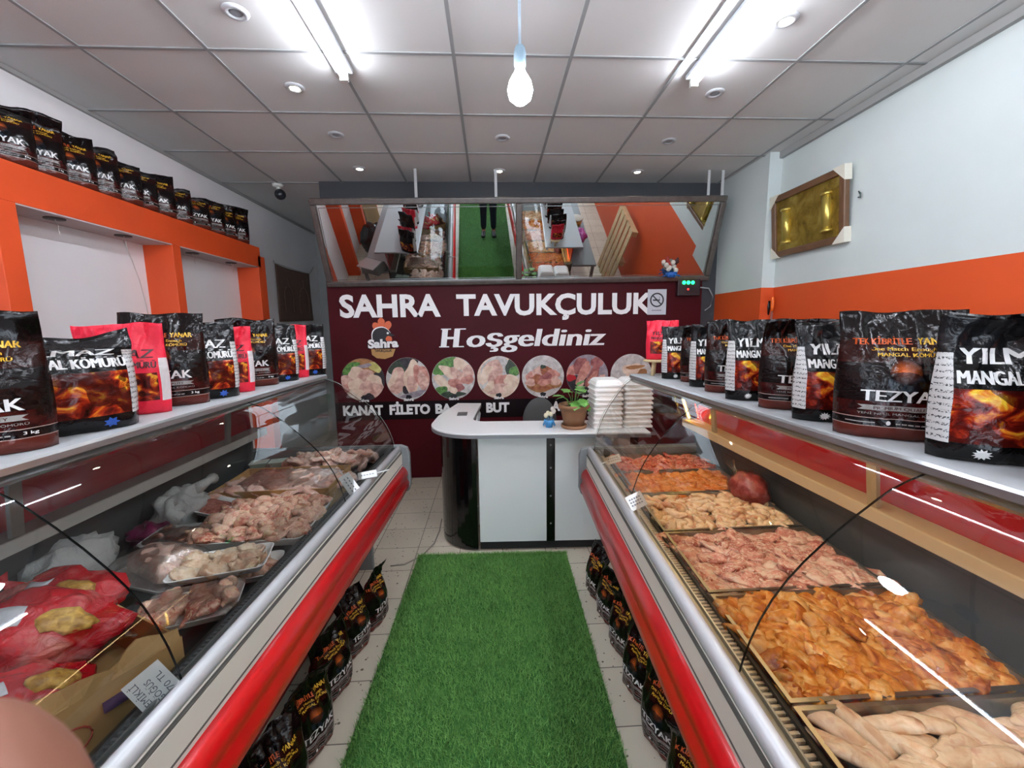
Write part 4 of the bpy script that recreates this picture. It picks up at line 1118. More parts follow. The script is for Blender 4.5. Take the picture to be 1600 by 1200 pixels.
MT_LIVER = meat_mat('meat_liver', [(.3, '#5f3c33'), (.5, '#8a5f50'), (.68, '#a98471'), (.8, '#c7a890')], .15)
def piece(kind, seed):
    bm = bmesh.new(); bmesh.ops.create_icosphere(bm, subdivisions=3, radius=1.0)
    q = random.Random(seed * 31 + 5); s0 = q.uniform(0, 50)
    for v in bm.verts:
        p = v.co.copy(); n1 = noise.noise(p * 1.1 + Vector((s0, 0, 0))); n2 = noise.noise(p * 2.6 + Vector((0, s0, 0))); n3 = noise.noise(p * 6 + Vector((0, 0, s0)))
        if kind == 'wing':
            x, y, z = p.x * .047, p.y * .020, p.z * .016
            k = .75 + .4 * (p.x * .5 + .5) + .25 * n1; y *= k; z *= k
            y += .020 * abs(p.x) ** 1.5 * (1 if seed % 2 else -1); f = 1 + .10 * n2
        elif kind == 'fillet':
            x, y, z = p.x * .058, p.y * .036, p.z * .013
            x *= 1 + .25 * n1; y *= 1 + .35 * noise.noise(Vector((p.x * 1.5, s0, 2))); z += .010 * n2 + .006 * sin(p.x * 3 + s0); f = 1 + .08 * n3
        elif kind == 'chunk':
            x, y, z = p.x * .042, p.y * .027, p.z * .017
            f = 1 + .36 * n1 + .30 * n2 + .12 * n3
            z += .007 * sin(p.x * 2.5 + s0)
        elif kind == 'drum':
            tt = p.x * .5 + .5
            k = .52 + .72 * sstep(.15, .7, tt) * (1 - .3 * sstep(.85, 1, tt)) + .2 * (1 - sstep(.0, .15, tt))
            x, y, z = p.x * .052, p.y * .026 * k, p.z * .023 * k; f = 1 + .22 * n1 + .16 * n2
        else:   # strip of breast
            x, y, z = p.x * .060, p.y * .021, p.z * .015
            y += .012 * sin(p.x * 2.2 + s0); k = 1 - .35 * (p.x * .5 + .5); y *= k + .1; z *= k; f = 1 + .14 * n1 + .07 * n2
        f += .05 * noise.noise(p * 11 + Vector((s0, s0, 0)))
        v.co = Vector((x, y, z)) * f
    me = bpy.data.meshes.new('meat'); bm.to_mesh(me); bm.free()
    me.polygons.foreach_set('use_smooth', [True] * len(me.polygons))
    return me
_pm = {}
def pieces(kind, mat_, n=5):
    key = (kind, mat_.name)
    if key not in _pm:
        L = []
        for k in range(n):
            me = piece(kind, k); me.materials.append(mat_); L.append(me)
        _pm[key] = L
    return _pm[key]
def heap(name, label, cat, group, meshes, cx, cy, w, l, nx, ny, z, zr, tilt=.25, sc=1.0, rz0=None, rot=0.0, mound=0.0, layers=1):
    """countable pieces of meat laid in a jittered grid, each an object of its own"""
    for ly in range(layers):
        for j in range(ny):
            for i in range(nx):
                u = (i + .5 + rnd.uniform(-.32, .32) + (.25 if j % 2 else -.25)) / nx - .5
                v = (j + .5 + rnd.uniform(-.32, .32)) / ny - .5
                u = max(-.46, min(.46, u)); v = max(-.44, min(.44, v))
                if ly and (abs(u) > .38 or abs(v) > .36 or rnd.random() < .35): continue
                o = bpy.data.objects.new(name, rnd.choice(meshes)); COL.objects.link(o)
                x, y = u * w, v * l
                o.location = (cx + x * cos(rot) - y * sin(rot), cy + x * sin(rot) + y * cos(rot), z + rnd.uniform(0, zr) + mound * (1 - 4 * max(u * u, v * v)) + ly * .018)
                a = rnd.uniform(0, 2 * pi) if rz0 is None else rz0 + rnd.gauss(0, .45)
                o.rotation_euler = (rnd.gauss(0, tilt), rnd.gauss(0, tilt * .7), a)
                s = sc * rnd.uniform(.85, 1.18); o.scale = (s, s, s)
                tag(o, label, cat, group)
TRAYM = M('#8d8a80', .3, .85, bump=.04, bscale=20)
def steel_tray(x0a, x0b, wd, ya, yb, ztop, depth, label):
    """x0a/x0b: aisle-side edge at the near and far end"""
    cx, cy = (x0a + x0b) / 2 + wd / 2, (ya + yb) / 2
    t = thing('meat_tray', label, 'tray', (cx, cy, ztop - depth), 0, 'steel meat trays in the right case')
    def ring(e, z): return [(x0a + e - cx, ya + e - cy, z), (x0a + wd - e - cx, ya + e - cy, z), (x0b + wd - e - cx, yb - e - cy, z), (x0b + e - cx, yb - e - cy, z)]
    b = MB()
    b.loft([ring(.012, .0), ring(.002, depth), ring(-.005, depth), ring(-.005, depth + .003), ring(.0045, depth + .003), ring(.0145, .003)], 0, True, False)
    b.add(ring(.0145, .003), [(0, 1, 2, 3)]); b.add(ring(.012, 0), [(3, 2, 1, 0)])
    b.obj('tray_body', TRAYM, t)
    return cx, cy
XL = lambda y: CR.r(y) + .108
GM = 'steel tray of the right case'
def right_tray(ya, yb, label): return steel_tray(XL(ya), XL(yb), .52, ya, yb, .808, .060, label)
zt = .780
c1 = right_tray(.36, .672, 'steel tray of pale chicken strips, nearest in the right case')
heap('chicken_strip', 'pale chicken strip in the nearest steel tray of the right case', 'meat', 'pale strips, nearest tray', pieces('strip', MT_PALE, 7), c1[0], c1[1], .50, .29, 9, 8, zt + .004, .018, .25, 1.05, R(150))
c2 = right_tray(.69, 1.012, 'steel tray of orange marinated chicken pieces, second in the right case')
heap('marinated_piece', 'orange marinated chicken piece in the large second tray of the right case', 'meat', 'marinated pieces, second tray', pieces('chunk', MT_ORANGE, 8), c2[0], c2[1], .52, .315, 16, 10, zt + .004, .014, .32, 1.0)
c3 = right_tray(1.03, 1.36, 'steel tray of pink chicken thigh meat, third in the right case')
heap('thigh_fillet', 'pink boneless thigh fillet in the third tray of the right case', 'meat', 'thigh fillets, third tray', pieces('fillet', MT_PINK, 8), c3[0], c3[1], .52, .325, 12, 9, zt + .003, .014, .22, 1.0, R(160))
c4 = right_tray(1.378, 1.70, 'steel tray of pale chicken wings, fourth in the right case')
heap('chicken_wing', 'pale yellow chicken wing in the fourth tray of the right case', 'meat', 'wings, fourth tray', pieces('wing', MT_WING, 6), c4[0], c4[1], .52, .315, 13, 11, zt, .022, .35, .95)
c5 = right_tray(1.715, 1.985, 'steel tray of orange marinated fillets, fifth in the right case')
heap('marinated_fillet', 'flat orange marinated fillet in the fifth tray of the right case', 'meat', 'marinated fillets, fifth tray', pieces('fillet', MT_ORANGE2, 6), c5[0], c5[1], .52, .265, 11, 7, zt + .006, .008, .08, 1.05)
c6 = right_tray(2.0, 2.26, 'steel tray of red chicken pieces, farthest in the right case')
heap('red_piece', 'red chicken piece in the farthest tray of the right case', 'meat', 'red pieces, farthest tray', pieces('fillet', MT_RED, 6), c6[0], c6[1], .52, .25, 13, 8, zt + .004, .016, .28, .85)
t = thing('wrapped_meat', 'round red meat in a clear bag behind the wing tray', 'meat', (1.115, 1.66, .737))
MB().ball((0, 0, .098), (.07, .095, .075), 0, 26, 16, .18, 4).obj('meat', meat_mat('meat_deepred', [(.3, '#8a2a22'), (.5, '#a8443a'), (.7, '#c06a5c')], .25), t)
MB().ball((0, 0, .10), (.076, .102, .082), 0, 26, 16, .22, 4).obj('plastic_bag', FILM, t)
MB().tube([(.0, .09, .13), (.005, .125, .15), (.0, .15, .175)], [.02, .009, .022], 8).obj('bag_neck', FILM, t)

# ---------------------------------------------------------------- price tags
def price_tag(x, y, z, rot, w, h, lines, label, stick=None):
    t = thing('price_tag', label, 'price tag', (x, y, z))
    t.rotation_euler = tuple(R(q) for q in rot)
    b = MB(); b.box(-w / 2, w / 2, -h / 2, h / 2, -.001, .001, 0)
    if isinstance(lines, int):      # faded pen strokes that cannot be read
        for k in range(lines):
            y0 = h * (.30 - .6 * (k + .5) / lines)
            for q in range(5): b.box(-w * .36 + q * w * .15, -w * .36 + q * w * .15 + w * .09, y0 - h * .045, y0 + h * .045, .001, .0013, 1)
    else:
        for k, (s_, fw) in enumerate(lines):
            v, f = text2d(s_, w * fw, h * .17, .0)
            y0 = h * .22 - k * h * .29
            b.add([(a - w * .42, c + y0, .0014) for a, c in v], f, 1)
    b.obj('card', [M('#e4e7e4', .4), M('#5a6270', .5)], t)
    if stick:
        MB().tube(stick, .0032, 6).obj('stick', M('#dfe1df', .4), t)
    return t
price_tag(-.692, .770, .842, (-18.2, -34.7, 161.7), .080, .064, (('KEMİKLİ', .80), ('GÖĞÜS', .66), ('170 TL', .66)), 'white handwritten price card lying at the front left, near the cardboard box')
price_tag(-.642, 1.788, .866, (-28.5, -42.9, 148.3), .105, .050, 2, 'tilted white price card by the heaped leg pieces, nearer of two at the left rail', [(.05, 0, 0), (.085, .0, -.002)])
price_tag(-.598, 1.905, .866, (50.4, -3.3, 20.4), .085, .035, 1, 'white price card on a stick, farther of two at the left rail', [(.04, 0, 0), (.10, .004, 0)])
price_tag(.625, 2.03, .864, (49.5, -16.1, -3.3), .075, .042, 2, 'small white price card by the farthest tray of the right case', [(-.035, 0, 0), (-.095, -.012, 0)])
price_tag(.552, 1.49, .876, (52.8, -25.7, -1.7), .066, .058, 3, 'upright white price card by the wing tray', [(-.012, -.028, 0), (-.020, -.062, .004)])

# ---------------------------------------------------------------- contents of the left case
def foam_tray(x, y, z, rz, w, l, label, h=.022, tilt=(0, 0)):
    t = thing('foam_tray', label, 'foam tray', (x, y, z)); t.rotation_euler = (tilt[0], tilt[1], rz)
    def rr(w, l, r, z):
        p = []
        for cx, cy, a in ((w - r, l - r, 0), (-w + r, l - r, 90), (-w + r, -l + r, 180), (w - r, -l + r, 270)):
            p += [(cx + r * cos(R(a + q)), cy + r * sin(R(a + q)), z) for q in (0, 22, 45, 68, 90)]
        return p
    a, c = w / 2, l / 2
    b = MB(); b.loft([rr(a - .018, c - .018, .016, 0), rr(a - .002, c - .002, .024, h), rr(a, c, .025, h + .002), rr(a - .004, c - .004, .022, h + .003), rr(a - .021, c - .021, .014, .004)], 0, True, False, True)
    b.add(rr(a - .021, c - .021, .014, .004), [tuple(range(20))]); b.add(rr(a - .018, c - .018, .016, 0), [tuple(range(20))[::-1]])
    b.obj('tray_shell', FOAM, t)
    return t
def film_over(t, w, l, h, top, seed):
    b = MB(); n = 16; V = []
    for j in range(n + 1):
        for i in range(n + 1):
            u, v = -1 + 2 * i / n, -1 + 2 * j / n
            q = max(abs(u), abs(v))
            z = h + top * (1 - q ** 4) + .006 * (1 - q) * noise.noise(Vector((u * 2.2, v * 2.2, seed)))
            V.append((u * w / 2 * .99, v * l / 2 * .99, z))
    b.add(V, [(j * (n + 1) + i, j * (n + 1) + i + 1, (j + 1) * (n + 1) + i + 1, (j + 1) * (n + 1) + i) for j in range(n) for i in range(n)], 0, True)
    o = b.obj('cling_film', FILM, t); md = o.modifiers.new('thick', 'SOLIDIFY'); md.thickness = .0006
def carton(x, y, z, rz, w, l, h, label, marks=True, flap=True):
    t = thing('cardboard_box', label, 'box', (x, y, z), rz)
    th = .005
    for nm, a in (('side', (-w / 2, -w / 2 + th, -l / 2, l / 2)), ('side', (w / 2 - th, w / 2, -l / 2, l / 2)), ('end', (-w / 2 + th, w / 2 - th, -l / 2, -l / 2 + th)), ('end', (-w / 2 + th, w / 2 - th, l / 2 - th, l / 2))):
        MB().box(*a, .0, h).obj('box_' + nm, CARD, t)
    MB().box(-w / 2 + th, w / 2 - th, -l / 2 + th, l / 2 - th, 0, .005).obj('box_bottom', CARD, t)
    return t
zf = .728
# far end: loose pieces on a foam sheet, a carton of film-wrapped breasts
t = thing('steel_sheet_tray', 'flat steel tray of chicken pieces at the far end of the left case', 'tray', (-.93, 2.335, .765))
b = MB(); b.box(-.24, .24, -.10, .10, 0, .004); b.box(-.24, .24, -.105, -.10, 0, .02); b.box(-.24, .24, .10, .105, 0, .02); b.box(-.245, -.24, -.105, .105, 0, .02); b.box(.24, .245, -.105, .105, 0, .02)
b.obj('tray_body', STEELD, t)
heap('chicken_piece', 'pale chicken piece in the heap at the far end of the left case', 'meat', 'chicken pieces, far end of left case', pieces('fillet', MT_BREAST, 6), -.93, 2.335, .46, .20, 8, 4, .792, .03, .3, 1.05, None, 0, .028, 1)
carton(-1.02, 1.99, zf, R(2), .52, .33, .105, 'open cardboard box of film-wrapped chicken breasts in the left case')
heap('chicken_breast', 'film-wrapped chicken breast in the open cardboard box', 'meat', 'wrapped breasts in the box', pieces('fillet', MT_BREAST, 6), -1.02, 1.99, .48, .29, 6, 4, .785, .02, .2, 1.5, R(20), 0, .03)
t = thing('plastic_sheet', 'crinkled clear film over the chicken breasts in the cardboard box', 'plastic film', (-1.02, 1.99, .80))
film_over(t, .49, .31, .0, .055, 3)
# big tray of drumsticks
t = foam_tray(-.905, 1.60, .775, R(3), .40, .37, 'big white tray heaped with drumsticks in the left case', .03)
heap('drumstick', 'chicken leg piece in the heaped tray of the left case', 'meat', 'drumsticks in the heaped tray', pieces('drum', MT_DRUM, 6) + pieces('chunk', MT_DRUM, 5) + pieces('fillet', MT_DRUM, 4), -.905, 1.60, .39, .35, 9, 9, .803, .014, .3, .90, None, R(3), .022, 1)
t = foam_tray(-1.21, 1.725, .80, R(-24), .25, .15, 'white foam tray of minced meat behind the drumsticks')
b = MB(); V = []; n = 16
for j in range(n + 1):
    for i in range(n + 1):
        u, v = -1 + 2 * i / n, -1 + 2 * j / n
        q = max(abs(u), abs(v)); V.append((u * .104, v * .055, .010 + .017 * (1 - q ** 5) + .004 * noise.noise(Vector((u * 5, v * 4, 1)))))
b.add(V, [(j * (n + 1) + i, j * (n + 1) + i + 1, (j + 1) * (n + 1) + i + 1, (j + 1) * (n + 1) + i) for j in range(n) for i in range(n)], 0, True)
tag(b.obj('minced_meat', MT_MINCE, loc=(-1.21, 1.725, .80)), 'red minced meat in the foam tray behind the drumsticks', 'meat'); bpy.context.scene.objects['minced_meat'].rotation_euler = (0, 0, R(-24))
t = foam_tray(-1.13, 1.485, .79, R(6), .26, .16, 'white foam tray of brown livers left of the drumsticks')
film_over(t, .26, .16, .024, .016, 5)
heap('chicken_liver', 'brown chicken liver in the wrapped tray left of the drumsticks', 'meat', 'livers', pieces('chunk', MT_LIVER, 5), -1.13, 1.485, .23, .13, 5, 3, .804, .008, .2, .9, None, R(6))
# clear and magenta bags behind
t = thing('plastic_bag', 'crumpled clear white plastic bag behind the minced meat tray', 'bag', (-1.305, 1.70, zf + .006))
CLB = NT('white_film'); CLB.set('#c9cbc8', .25); CLB.b.inputs['Alpha'].default_value = .72; CLB.bump(CLB.noise(CLB.coord(), 30, 5, 1.5), .8, .012); CLB = CLB.m
MB().ball((0, 0, .085), (.085, .12, .085), 0, 26, 16, .55, 3).obj('bag_body', CLB, t)
MB().tube([(.0, -.05, .13), (.03, -.10, .15), (.05, -.13, .12), (.08, -.12, .09)], [.03, .014, .02, .03], 10).obj('bag_knot', CLB, t)
MB().tube([(.02, .05, .14), (.05, .10, .165), (.04, .14, .16)], [.03, .016, .025], 10).obj('bag_handle', CLB, t)
MAG = M('#7a1546', .3, bump=.5, bscale=30)
tag(MB().ball((-1.33, 1.585, .775), (.075, .075, .045), 0, 22, 12, .5, 8).obj('magenta_bag', MAG), 'dark magenta plastic bag tucked under the clear white one', 'bag')
# whole chicken in film, foam trays of fillets and drumsticks
t = foam_tray(-1.085, 1.30, .76, R(-18), .27, .19, 'foam tray with a whole film-wrapped chicken left of the fillets')
film_over(t, .27, .19, .024, .075, 9)
b = MB(); b.ball((0, 0, .052), (.105, .072, .045), 0, 30, 18, .22, 12); b.ball((.07, .04, .045), (.055, .032, .03), 0, 16, 10, .15, 2); b.ball((.07, -.045, .045), (.055, .032, .03), 0, 16, 10, .15, 5); b.ball((-.06, .055, .05), (.04, .022, .02), 0, 14, 8, .2, 3)
o = b.obj('whole_chicken', MT_BREAST, loc=(-1.085, 1.30, .765)); o.rotation_euler = (0, 0, R(-18)); tag(o, 'whole plucked chicken under film, left of the tray of fillets', 'meat')
t = foam_tray(-.845, 1.315, .745, R(18), .24, .16, 'lower foam tray half hidden under the tray of fillets')
heap('chicken_piece', 'chicken piece in the lower foam tray under the fillets', 'meat', 'pieces under the fillet tray', pieces('drum', MT_DRUM, 6), -.845, 1.315, .2, .12, 4, 3, .760, .004, .15, .7, None, R(18))
t = foam_tray(-.875, 1.275, .795, R(16), .27, .165, 'white foam tray with two rows of plump pale fillets in the left case')
k = 0
for j in range(3):
    for i in range(3):
        k += 1
        o = bpy.data.objects.new('chicken_fillet', pieces('fillet', MT_PALE)[k % 5]); COL.objects.link(o)
        lx, ly = -.080 + i * .076 + (.012 if j % 2 else 0), -.048 + j * .047
        o.location = (-.875 + lx * cos(R(16)) - ly * sin(R(16)), 1.275 + lx * sin(R(16)) + ly * cos(R(16)), .816 + .003 * (k % 2)); o.rotation_euler = (.05, .1, R(10 + 8 * (k % 3))); o.scale = (.78, .80, 1.25)
        tag(o, 'plump pale fillet in the white foam tray of the left case', 'meat', 'fillets in the foam tray')
t = foam_tray(-.845, 1.085, .775, R(20), .24, .16, 'film-wrapped foam tray of drumsticks beside the front cardboard box')
film_over(t, .24, .16, .024, .038, 21)
heap('drumstick', 'drumstick under film beside the front cardboard box', 'meat', 'wrapped drumsticks by the front box', pieces('drum', MT_DRUM, 6), -.845, 1.085, .2, .12, 4, 4, .80, .012, .2, .8, R(90), R(20))
# small tubs
for k, (x, y, c_) in enumerate(((-1.335, 2.33, '#8f9f86'), (-1.235, 2.345, '#a9bfae'))):
    t = thing('food_tub', ('greenish plastic tub behind the far carton, left one' if k == 0 else 'pale green plastic tub behind the far carton, right one'), 'tub', (x, y, .76), R(15), 'plastic tubs in the left case')
    MB().loft([[(-.035, -.03, 0), (.035, -.03, 0), (.035, .03, 0), (-.035, .03, 0)], [(-.043, -.037, .045), (.043, -.037, .045), (.043, .037, .045), (-.043, .037, .045)]]).obj('tub', M(c_, .35), t, bevel=.005)
    MB().box(-.046, .046, -.040, .040, .045, .051).obj('lid', M('#c3d3c6', .3), t, bevel=.003)
# front carton full of red chicken packs
t = carton(-1.0, .835, zf, R(-27), .43, .36, .125, 'open cardboard box of red chicken packs at the front of the left case')
PUR = M('#4a3f63', .6); RDI = M('#a8402f', .6); IVO = M('#d8d0c0', .6)
mk = MB()
for yy in (-.09, .075): 
    mk.tube([(.2165, yy - .04, .075), (.2165, yy + .04, .075)], [.012, .012], 10)
mk.obj('handle_hole', PUR, t)
ro = MB(); ro.tube([(.2168, -.02 + .035 * cos(a), .045 + .028 * sin(a)) for a in [2 * pi * k / 16 for k in range(17)]], .0018, 5); ro.tube([(.2168, -.06, .02), (.2168, .0, .02)], .002, 5); ro.obj('red_print', RDI, t)
fl = MB()
for x0, y0, x1, y1 in ((.215, -.17, .235, .17),):
    fl.loft([[(.213, y, .122), (.217, y, .122), (.20 + .02 * sin(y * 40), y, .150 + .006 * sin(y * 70)), (.196 + .02 * sin(y * 40), y, .150 + .006 * sin(y * 70))] for y in np.linspace(-.175, .175, 18)])
fl.obj('torn_flap', CARD, t)
fl = MB(); fl.loft([[(-.20, y, .122), (-.205, y, .122), (-.24, y, .15), (-.236, y, .152)] for y in np.linspace(-.17, .17, 8)]); fl.obj('torn_flap', CARD, t)
RP = NT('red_pack'); c_ = RP.coord('Generated')
RP.set(RP.mix(RP.ramp(RP.noise(RP.mapping(c_, (1, 1, .4)), 3.2, 3, .4), [(.50, (0, 0, 0)), (.66, (.6, .6, .6))]), '#b5121e', '#c98a7e'), .2); RP.bump(RP.noise(RP.coord(), 24, 5, 1.6), .7, .014); RP = RP.m
FOOD = meatprint('#8a5a1c', '#e0b45a', 60); NOTE = M('#d2d3d8', .4)
def red_pack(x, y, z, rz, s, seed, label, tx=0, ty=0):
    t = thing('red_chicken_pack', label, 'food pack', (x, y, z)); t.rotation_euler = (tx, ty, rz)
    b = MB(); b.ball((0, 0, 0), (.125 * s, .085 * s, .055 * s), 0, 32, 20, .34, seed); o = b.obj('pack', RP, t)
    rs = random.Random(seed)
    def onto(x, y):
        # height of the pack surface above (x, y)
        d = max(0.0, 1 - (x / (.125 * s)) ** 2 - (y / (.085 * s)) ** 2)
        th = math.acos(min(1, math.sqrt(d))); ph = math.atan2(y / .085, x / .125)
        dv = Vector((sin(th) * cos(ph), sin(th) * sin(ph), cos(th)))
        kk = 1 + .34 * noise.noise(dv * 2.3 + Vector((seed * 7.1, seed * 3.3, seed)))
        return (x * kk, y * kk, .055 * s * math.sqrt(d) * kk + .0022)
    def patch(cx, cy, w, h, mat, name, oval):
        V = []; F = []; n, m_ = 4, 14
        if oval:
            V.append(onto(cx, cy))
            for i in range(1, n + 1):
                for j in range(m_): V.append(onto(cx + w * i / n * cos(2 * pi * j / m_), cy + h * i / n * sin(2 * pi * j / m_) * (1 + .15 * sin(3 * j))))
            F = [(0, 1 + j, 1 + (j + 1) % m_) for j in range(m_)] + [(1 + i * m_ + j, 1 + (i + 1) * m_ + j, 1 + (i + 1) * m_ + (j + 1) % m_, 1 + i * m_ + (j + 1) % m_) for i in range(n - 1) for j in range(m_)]
        else:
            V = [onto(cx - w + 2 * w * i / 5, cy - h + 2 * h * j / 4) for j in range(5) for i in range(6)]
            F = [(j * 6 + i, j * 6 + i + 1, (j + 1) * 6 + i + 1, (j + 1) * 6 + i) for j in range(4) for i in range(5)]
        q = MB(); q.add(V, F, 0, True); o = q.obj(name, mat, t); md = o.modifiers.new('thick', 'SOLIDIFY'); md.thickness = .0015
    patch(.045 * s, -.025 * s, .045 * s, .026 * s, FOOD, 'dish_print', True)
    patch(-.045 * s, -.015 * s, .026 * s, .018 * s, NOTE, 'white_label', False)
    MB().tube([(-.115 * s, .02, 0), (-.15 * s, .03, .01), (-.165 * s, .03, .025)], [.02, .008, .022], 8).obj('twisted_end', RP, t)
    return t
red_pack(-1.02, .89, .895, R(25), 1.15, 3, 'large red chicken pack with a dish print on top of the front carton', R(18), R(14))
red_pack(-1.10, 1.02, .885, R(10), .95, 6, 'red chicken pack at the back of the front carton, dish print up', R(10), R(10))
red_pack(-.93, .74, .845, R(60), .95, 9, 'dark red chicken pack in the near corner of the front carton', R(8), R(16))
red_pack(-1.12, .78, .855, R(-20), .95, 12, 'red chicken pack at the left side of the front carton', 0, R(10))
t = thing('plastic_bag', 'pale see-through plastic bag behind the red chicken packs', 'bag', (-1.30, 1.24, zf + .006))
MB().ball((0, 0, .09), (.07, .14, .09), 0, 24, 14, .5, 14).obj('bag_body', CLB, t)
tag(MB().tube([(-1.355, 1.26, .875), (-1.355, 1.30, .90), (-1.35, 1.34, .885)], .006, 6).obj('bag_tie', M('#8f9aa0', .4)), 'grey twist tie above the pale plastic bag', 'tie')
# digital scale on the far work surface, seen through the left glass
t = thing('weighing_scale', 'grey weighing scale keypad box behind the far end of the left case', 'scale', (-1.62, 2.42, .9855), R(24))
MB().loft([[(-.14, -.12, 0), (.14, -.12, 0), (.14, .12, 0), (-.14, .12, 0)], [(-.14, -.06, .14), (.14, -.06, .14), (.14, .12, .14), (-.14, .12, .14)]]).obj('scale_body', GREYPL, t, bevel=.006)
MB().box(-.13, .13, -.02, .20, .14, .152).obj('weighing_plate', STEEL, t)
for k in range(3): MB().obox((-.075 + k * .075, -.092, .08), (.055, .004, .07), (R(-23), 0, 0)).obj('display_panel', M('#d0d4d6', .3), t)

# ---------------------------------------------------------------- things that only the mirror shows
t = thing('wooden_pallet', 'pale wooden pallet leaning on the orange wall, seen in the mirror', 'pallet', (2.05, 1.25, 0))
t.rotation_euler = (0, R(9), 0)
for k in range(5): MB().box(.0, .018, -.42 + k * .185, -.42 + k * .185 + .12, .003, 1.16).obj('board', WOODL, t)
for k in range(3): MB().box(.018, .10, -.42, .44, .02 + k * .53, .10 + k * .53).obj('beam', WOODL, t)
t = thing('plastic_tub', 'round tub of yellow sauce with a lid, seen in the mirror', 'tub', (1.44, 1.16, .986))
MB().lathe([(0, 0), (.085, 0), (.105, .10), (0, .10)], n=24).obj('tub', M('#c79a4e', .3), t)
MB().lathe([(0, .10), (.112, .10), (.112, .115), (.10, .118), (0, .112)], n=24).obj('lid', M('#c9c0b2', .3), t)
o = MB().ball((0, 0, .10), (.10, .12, .10), 0, 22, 12, .5, 21).obj('pink_bag', M('#b8489a', .3, bump=.5, bscale=30), loc=(1.40, 1.75, 1.01)); tag(o, 'crumpled pink plastic bag on the right work surface, seen in the mirror', 'bag')
o = MB().ball((0, 0, .30), (.28, .30, .31), 0, 28, 16, .35, 5).obj('black_bag', M('#0c0c10', .15, bump=.6, bscale=14), loc=(-2.08, .45, 0)); tag(o, 'stuffed shiny black bin bag by the left wall, seen in the mirror', 'bag')
t = thing('cardboard_sheet', 'brown cardboard sheet leaning between the orange pillars, seen in the mirror', 'cardboard', (-2.27, -.42, 0)); t.rotation_euler = (0, R(-6), 0)
MB().box(0, .012, -.40, .40, .003, 1.0).obj('sheet', CARDD, t)

# ---------------------------------------------------------------- the person taking the picture (fingertip in the corner, legs in the mirror)
SKIN = M('#94634f', .5, var=.08, vscale=25)
person = thing('person', 'person taking the picture, a fingertip blurred in the bottom left corner', 'person', (0, -.22, 0))
def skinned(name, verts, edges, mat, root=0, levels=2, parent=person):
    o_ = Vector((0, -.22, 0))
    me = bpy.data.meshes.new(name)
    me.from_pydata([tuple(Vector(v[:3]) - o_) for v in verts], edges, [])
    me.materials.append(mat)
    ob = bpy.data.objects.new(name, me); COL.objects.link(ob); ob.parent = parent
    md = ob.modifiers.new('skin', 'SKIN'); md.use_smooth_shade = True
    sk = me.skin_vertices[0].data
    for i, v in enumerate(verts):
        r = v[3]; sk[i].radius = r if isinstance(r, tuple) else (r, r); sk[i].use_root = (i == root)
    sd = ob.modifiers.new('sub', 'SUBSURF'); sd.levels = levels; sd.render_levels = levels
    return ob
tip = Vector((-.0567, .0512, 1.4971))
palm = Vector((-.118, -.022, 1.462))
def body_chain(g=0.0, skin=True):
    V = [(0, -.25, .93, (.145 + g, .11 + g)), (0, -.26, 1.08, (.13 + g, .10 + g)), (0, -.28, 1.28, (.15 + g, .105 + g)), (0, -.30, 1.41, (.075 + g, .07 + g)),
         (-.165, -.30, 1.385, .055 + g), (-.245, -.19, 1.17, .041 + g), (-.165, -.085, 1.40, .027 + g),
         (.165, -.30, 1.385, .055 + g), (.245, -.19, 1.17, .041 + g), (.15, -.085, 1.41, .027 + g)]
    E = [(0, 1), (1, 2), (2, 3), (3, 4), (4, 5), (5, 6), (3, 7), (7, 8), (8, 9)]
    return V, E
V, E = body_chain()
n0 = len(V)
V += [(0, -.305, 1.48, .052), (0, -.29, 1.57, (.072, .085)), (0, -.30, 1.66, (.072, .088))]; E += [(3, n0), (n0, n0 + 1), (n0 + 1, n0 + 2)]
for s in (-1, 1):
    k = len(V)
    V += [(s * .09, -.25, .86, .088), (s * .095, -.235, .49, .058), (s * .10, -.255, .09, .040), (s * .105, -.14, .075, .028)]; E += [(0, k), (k, k + 1), (k + 1, k + 2), (k + 2, k + 3)]
# left hand reaching round beside the lens, fingers apart
k = len(V)
V += [tuple(palm) + ((.030, .017),)]; E += [(6, k)]
def finger(base, pts, r):
    global V, E
    p = k
    for i, q in enumerate(pts):
        V.append(tuple(q) + (r * (1 - .06 * i),)); E.append((p, len(V) - 1)); p = len(V) - 1
kn = [palm + Vector(d_) for d_ in ((.030, .024, .012), (.024, .030, -.008), (.014, .032, -.026), (.000, .030, -.042))]
mid = kn[0] * .42 + tip * .58 + Vector((-.002, .002, .000))
pre = mid * .35 + tip * .65
finger(k, [kn[0], mid, pre, tip], .0150)
finger(k, [kn[1], kn[1] + Vector((.018, .026, -.010)), kn[1] + Vector((.030, .030, -.024))], .0092)
finger(k, [kn[2], kn[2] + Vector((.014, .024, -.016)), kn[2] + Vector((.022, .024, -.034))], .0086)
finger(k, [kn[3], kn[3] + Vector((.008, .018, -.018)), kn[3] + Vector((.012, .016, -.034))], .0076)
finger(k, [palm + Vector((.020, -.016, .024)), palm + Vector((.042, -.016, .040)), palm + Vector((.060, -.008, .044))], .0102)
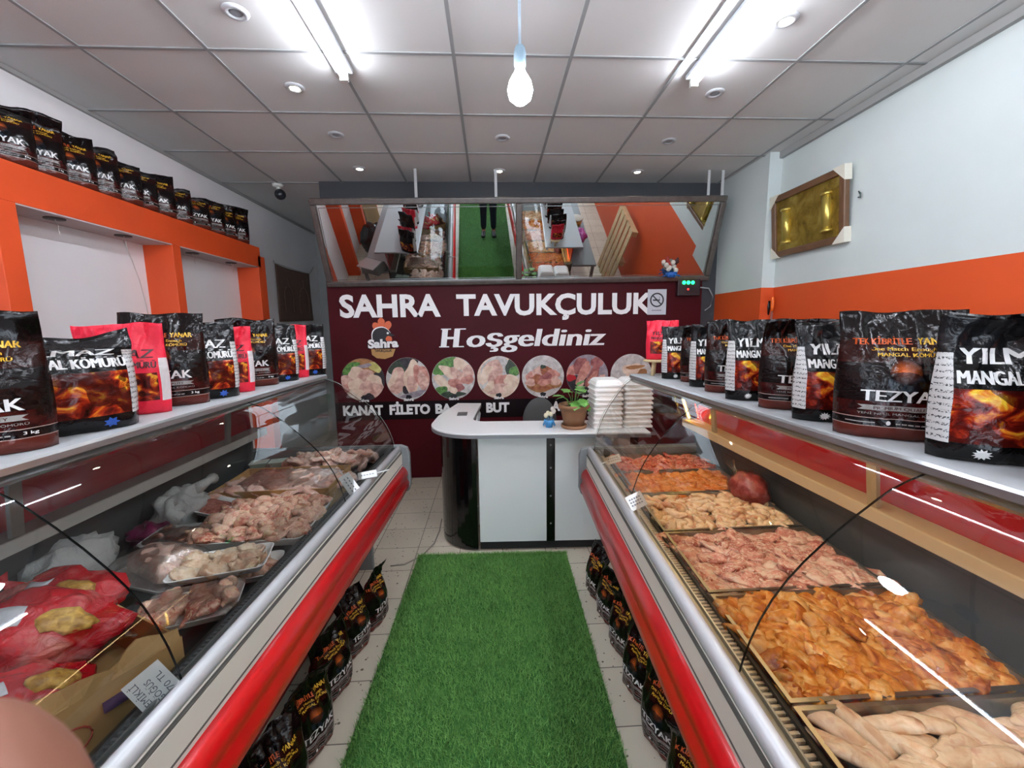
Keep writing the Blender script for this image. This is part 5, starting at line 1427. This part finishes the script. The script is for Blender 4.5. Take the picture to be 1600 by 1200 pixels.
# right hand
k = len(V); pr_ = Vector((.115, -.035, 1.455))
V += [tuple(pr_) + ((.030, .017),)]; E += [(9, k)]
for i, (dx, dz) in enumerate(((-.022, .012), (-.018, -.008), (-.010, -.026), (.0, -.042))):
    b0 = pr_ + Vector((dx, .024, dz)); finger(k, [b0, b0 + Vector((-.016, .012, -.008)), b0 + Vector((-.026, .006, -.018))], .0092 - .0006 * i)
finger(k, [pr_ + Vector((-.020, -.014, .022)), pr_ + Vector((-.038, -.012, .030)), pr_ + Vector((-.052, -.006, .030))], .0102)
skinned('body', V, E, SKIN)
V2, E2 = body_chain(.014)
skinned('sweater', V2, E2, M('#3a3f4a', .9, bump=.2, bscale=120))
V3 = [(0, -.25, .96, (.152, .118))]; E3 = []
for s in (-1, 1):
    k = len(V3)
    V3 += [(s * .09, -.25, .85, .100), (s * .095, -.235, .49, .072), (s * .10, -.255, .11, .060)]; E3 += [(0, k), (k, k + 1), (k + 1, k + 2)]
skinned('trousers', V3, E3, M('#1d2434', .9, bump=.2, bscale=150))
for s in (-1, 1):
    skinned('shoe', [(s * .10, -.285, .075, (.042, .040)), (s * .10, -.20, .075, (.042, .040)), (s * .108, -.10, .070, (.046, .034)), (s * .112, -.02, .064, (.040, .028))], [(0, 1), (1, 2), (2, 3)], M('#141518', .5))
hb = MB(); hb.ball((0, -.30 + .22, 1.675), (.083, .10, .075), 0, 20, 12, .1, 2); hb.obj('hair', M('#20160f', .8, bump=.4, bscale=90), person)
fm_ = MB(); fm_.ball((-.03, .005, 1.60), .012); fm_.ball((.03, .005, 1.60), .012); fm_.obj('eyes', M('#d8d4cf', .2), person)
fm_ = MB(); fm_.tube([(0, .008, 1.605), (0, .022, 1.575), (0, .012, 1.562)], [.008, .014, .008], 8); fm_.ball((-.078, -.075, 1.59), (.010, .022, .032)); fm_.ball((.078, -.075, 1.59), (.010, .022, .032)); fm_.obj('nose_and_ears', SKIN, person)
MB().tube([(-.024, .004, 1.535), (0, .011, 1.533), (.024, .004, 1.535)], [.003, .007, .003], 8).obj('mouth', M('#a8605a', .5), person)
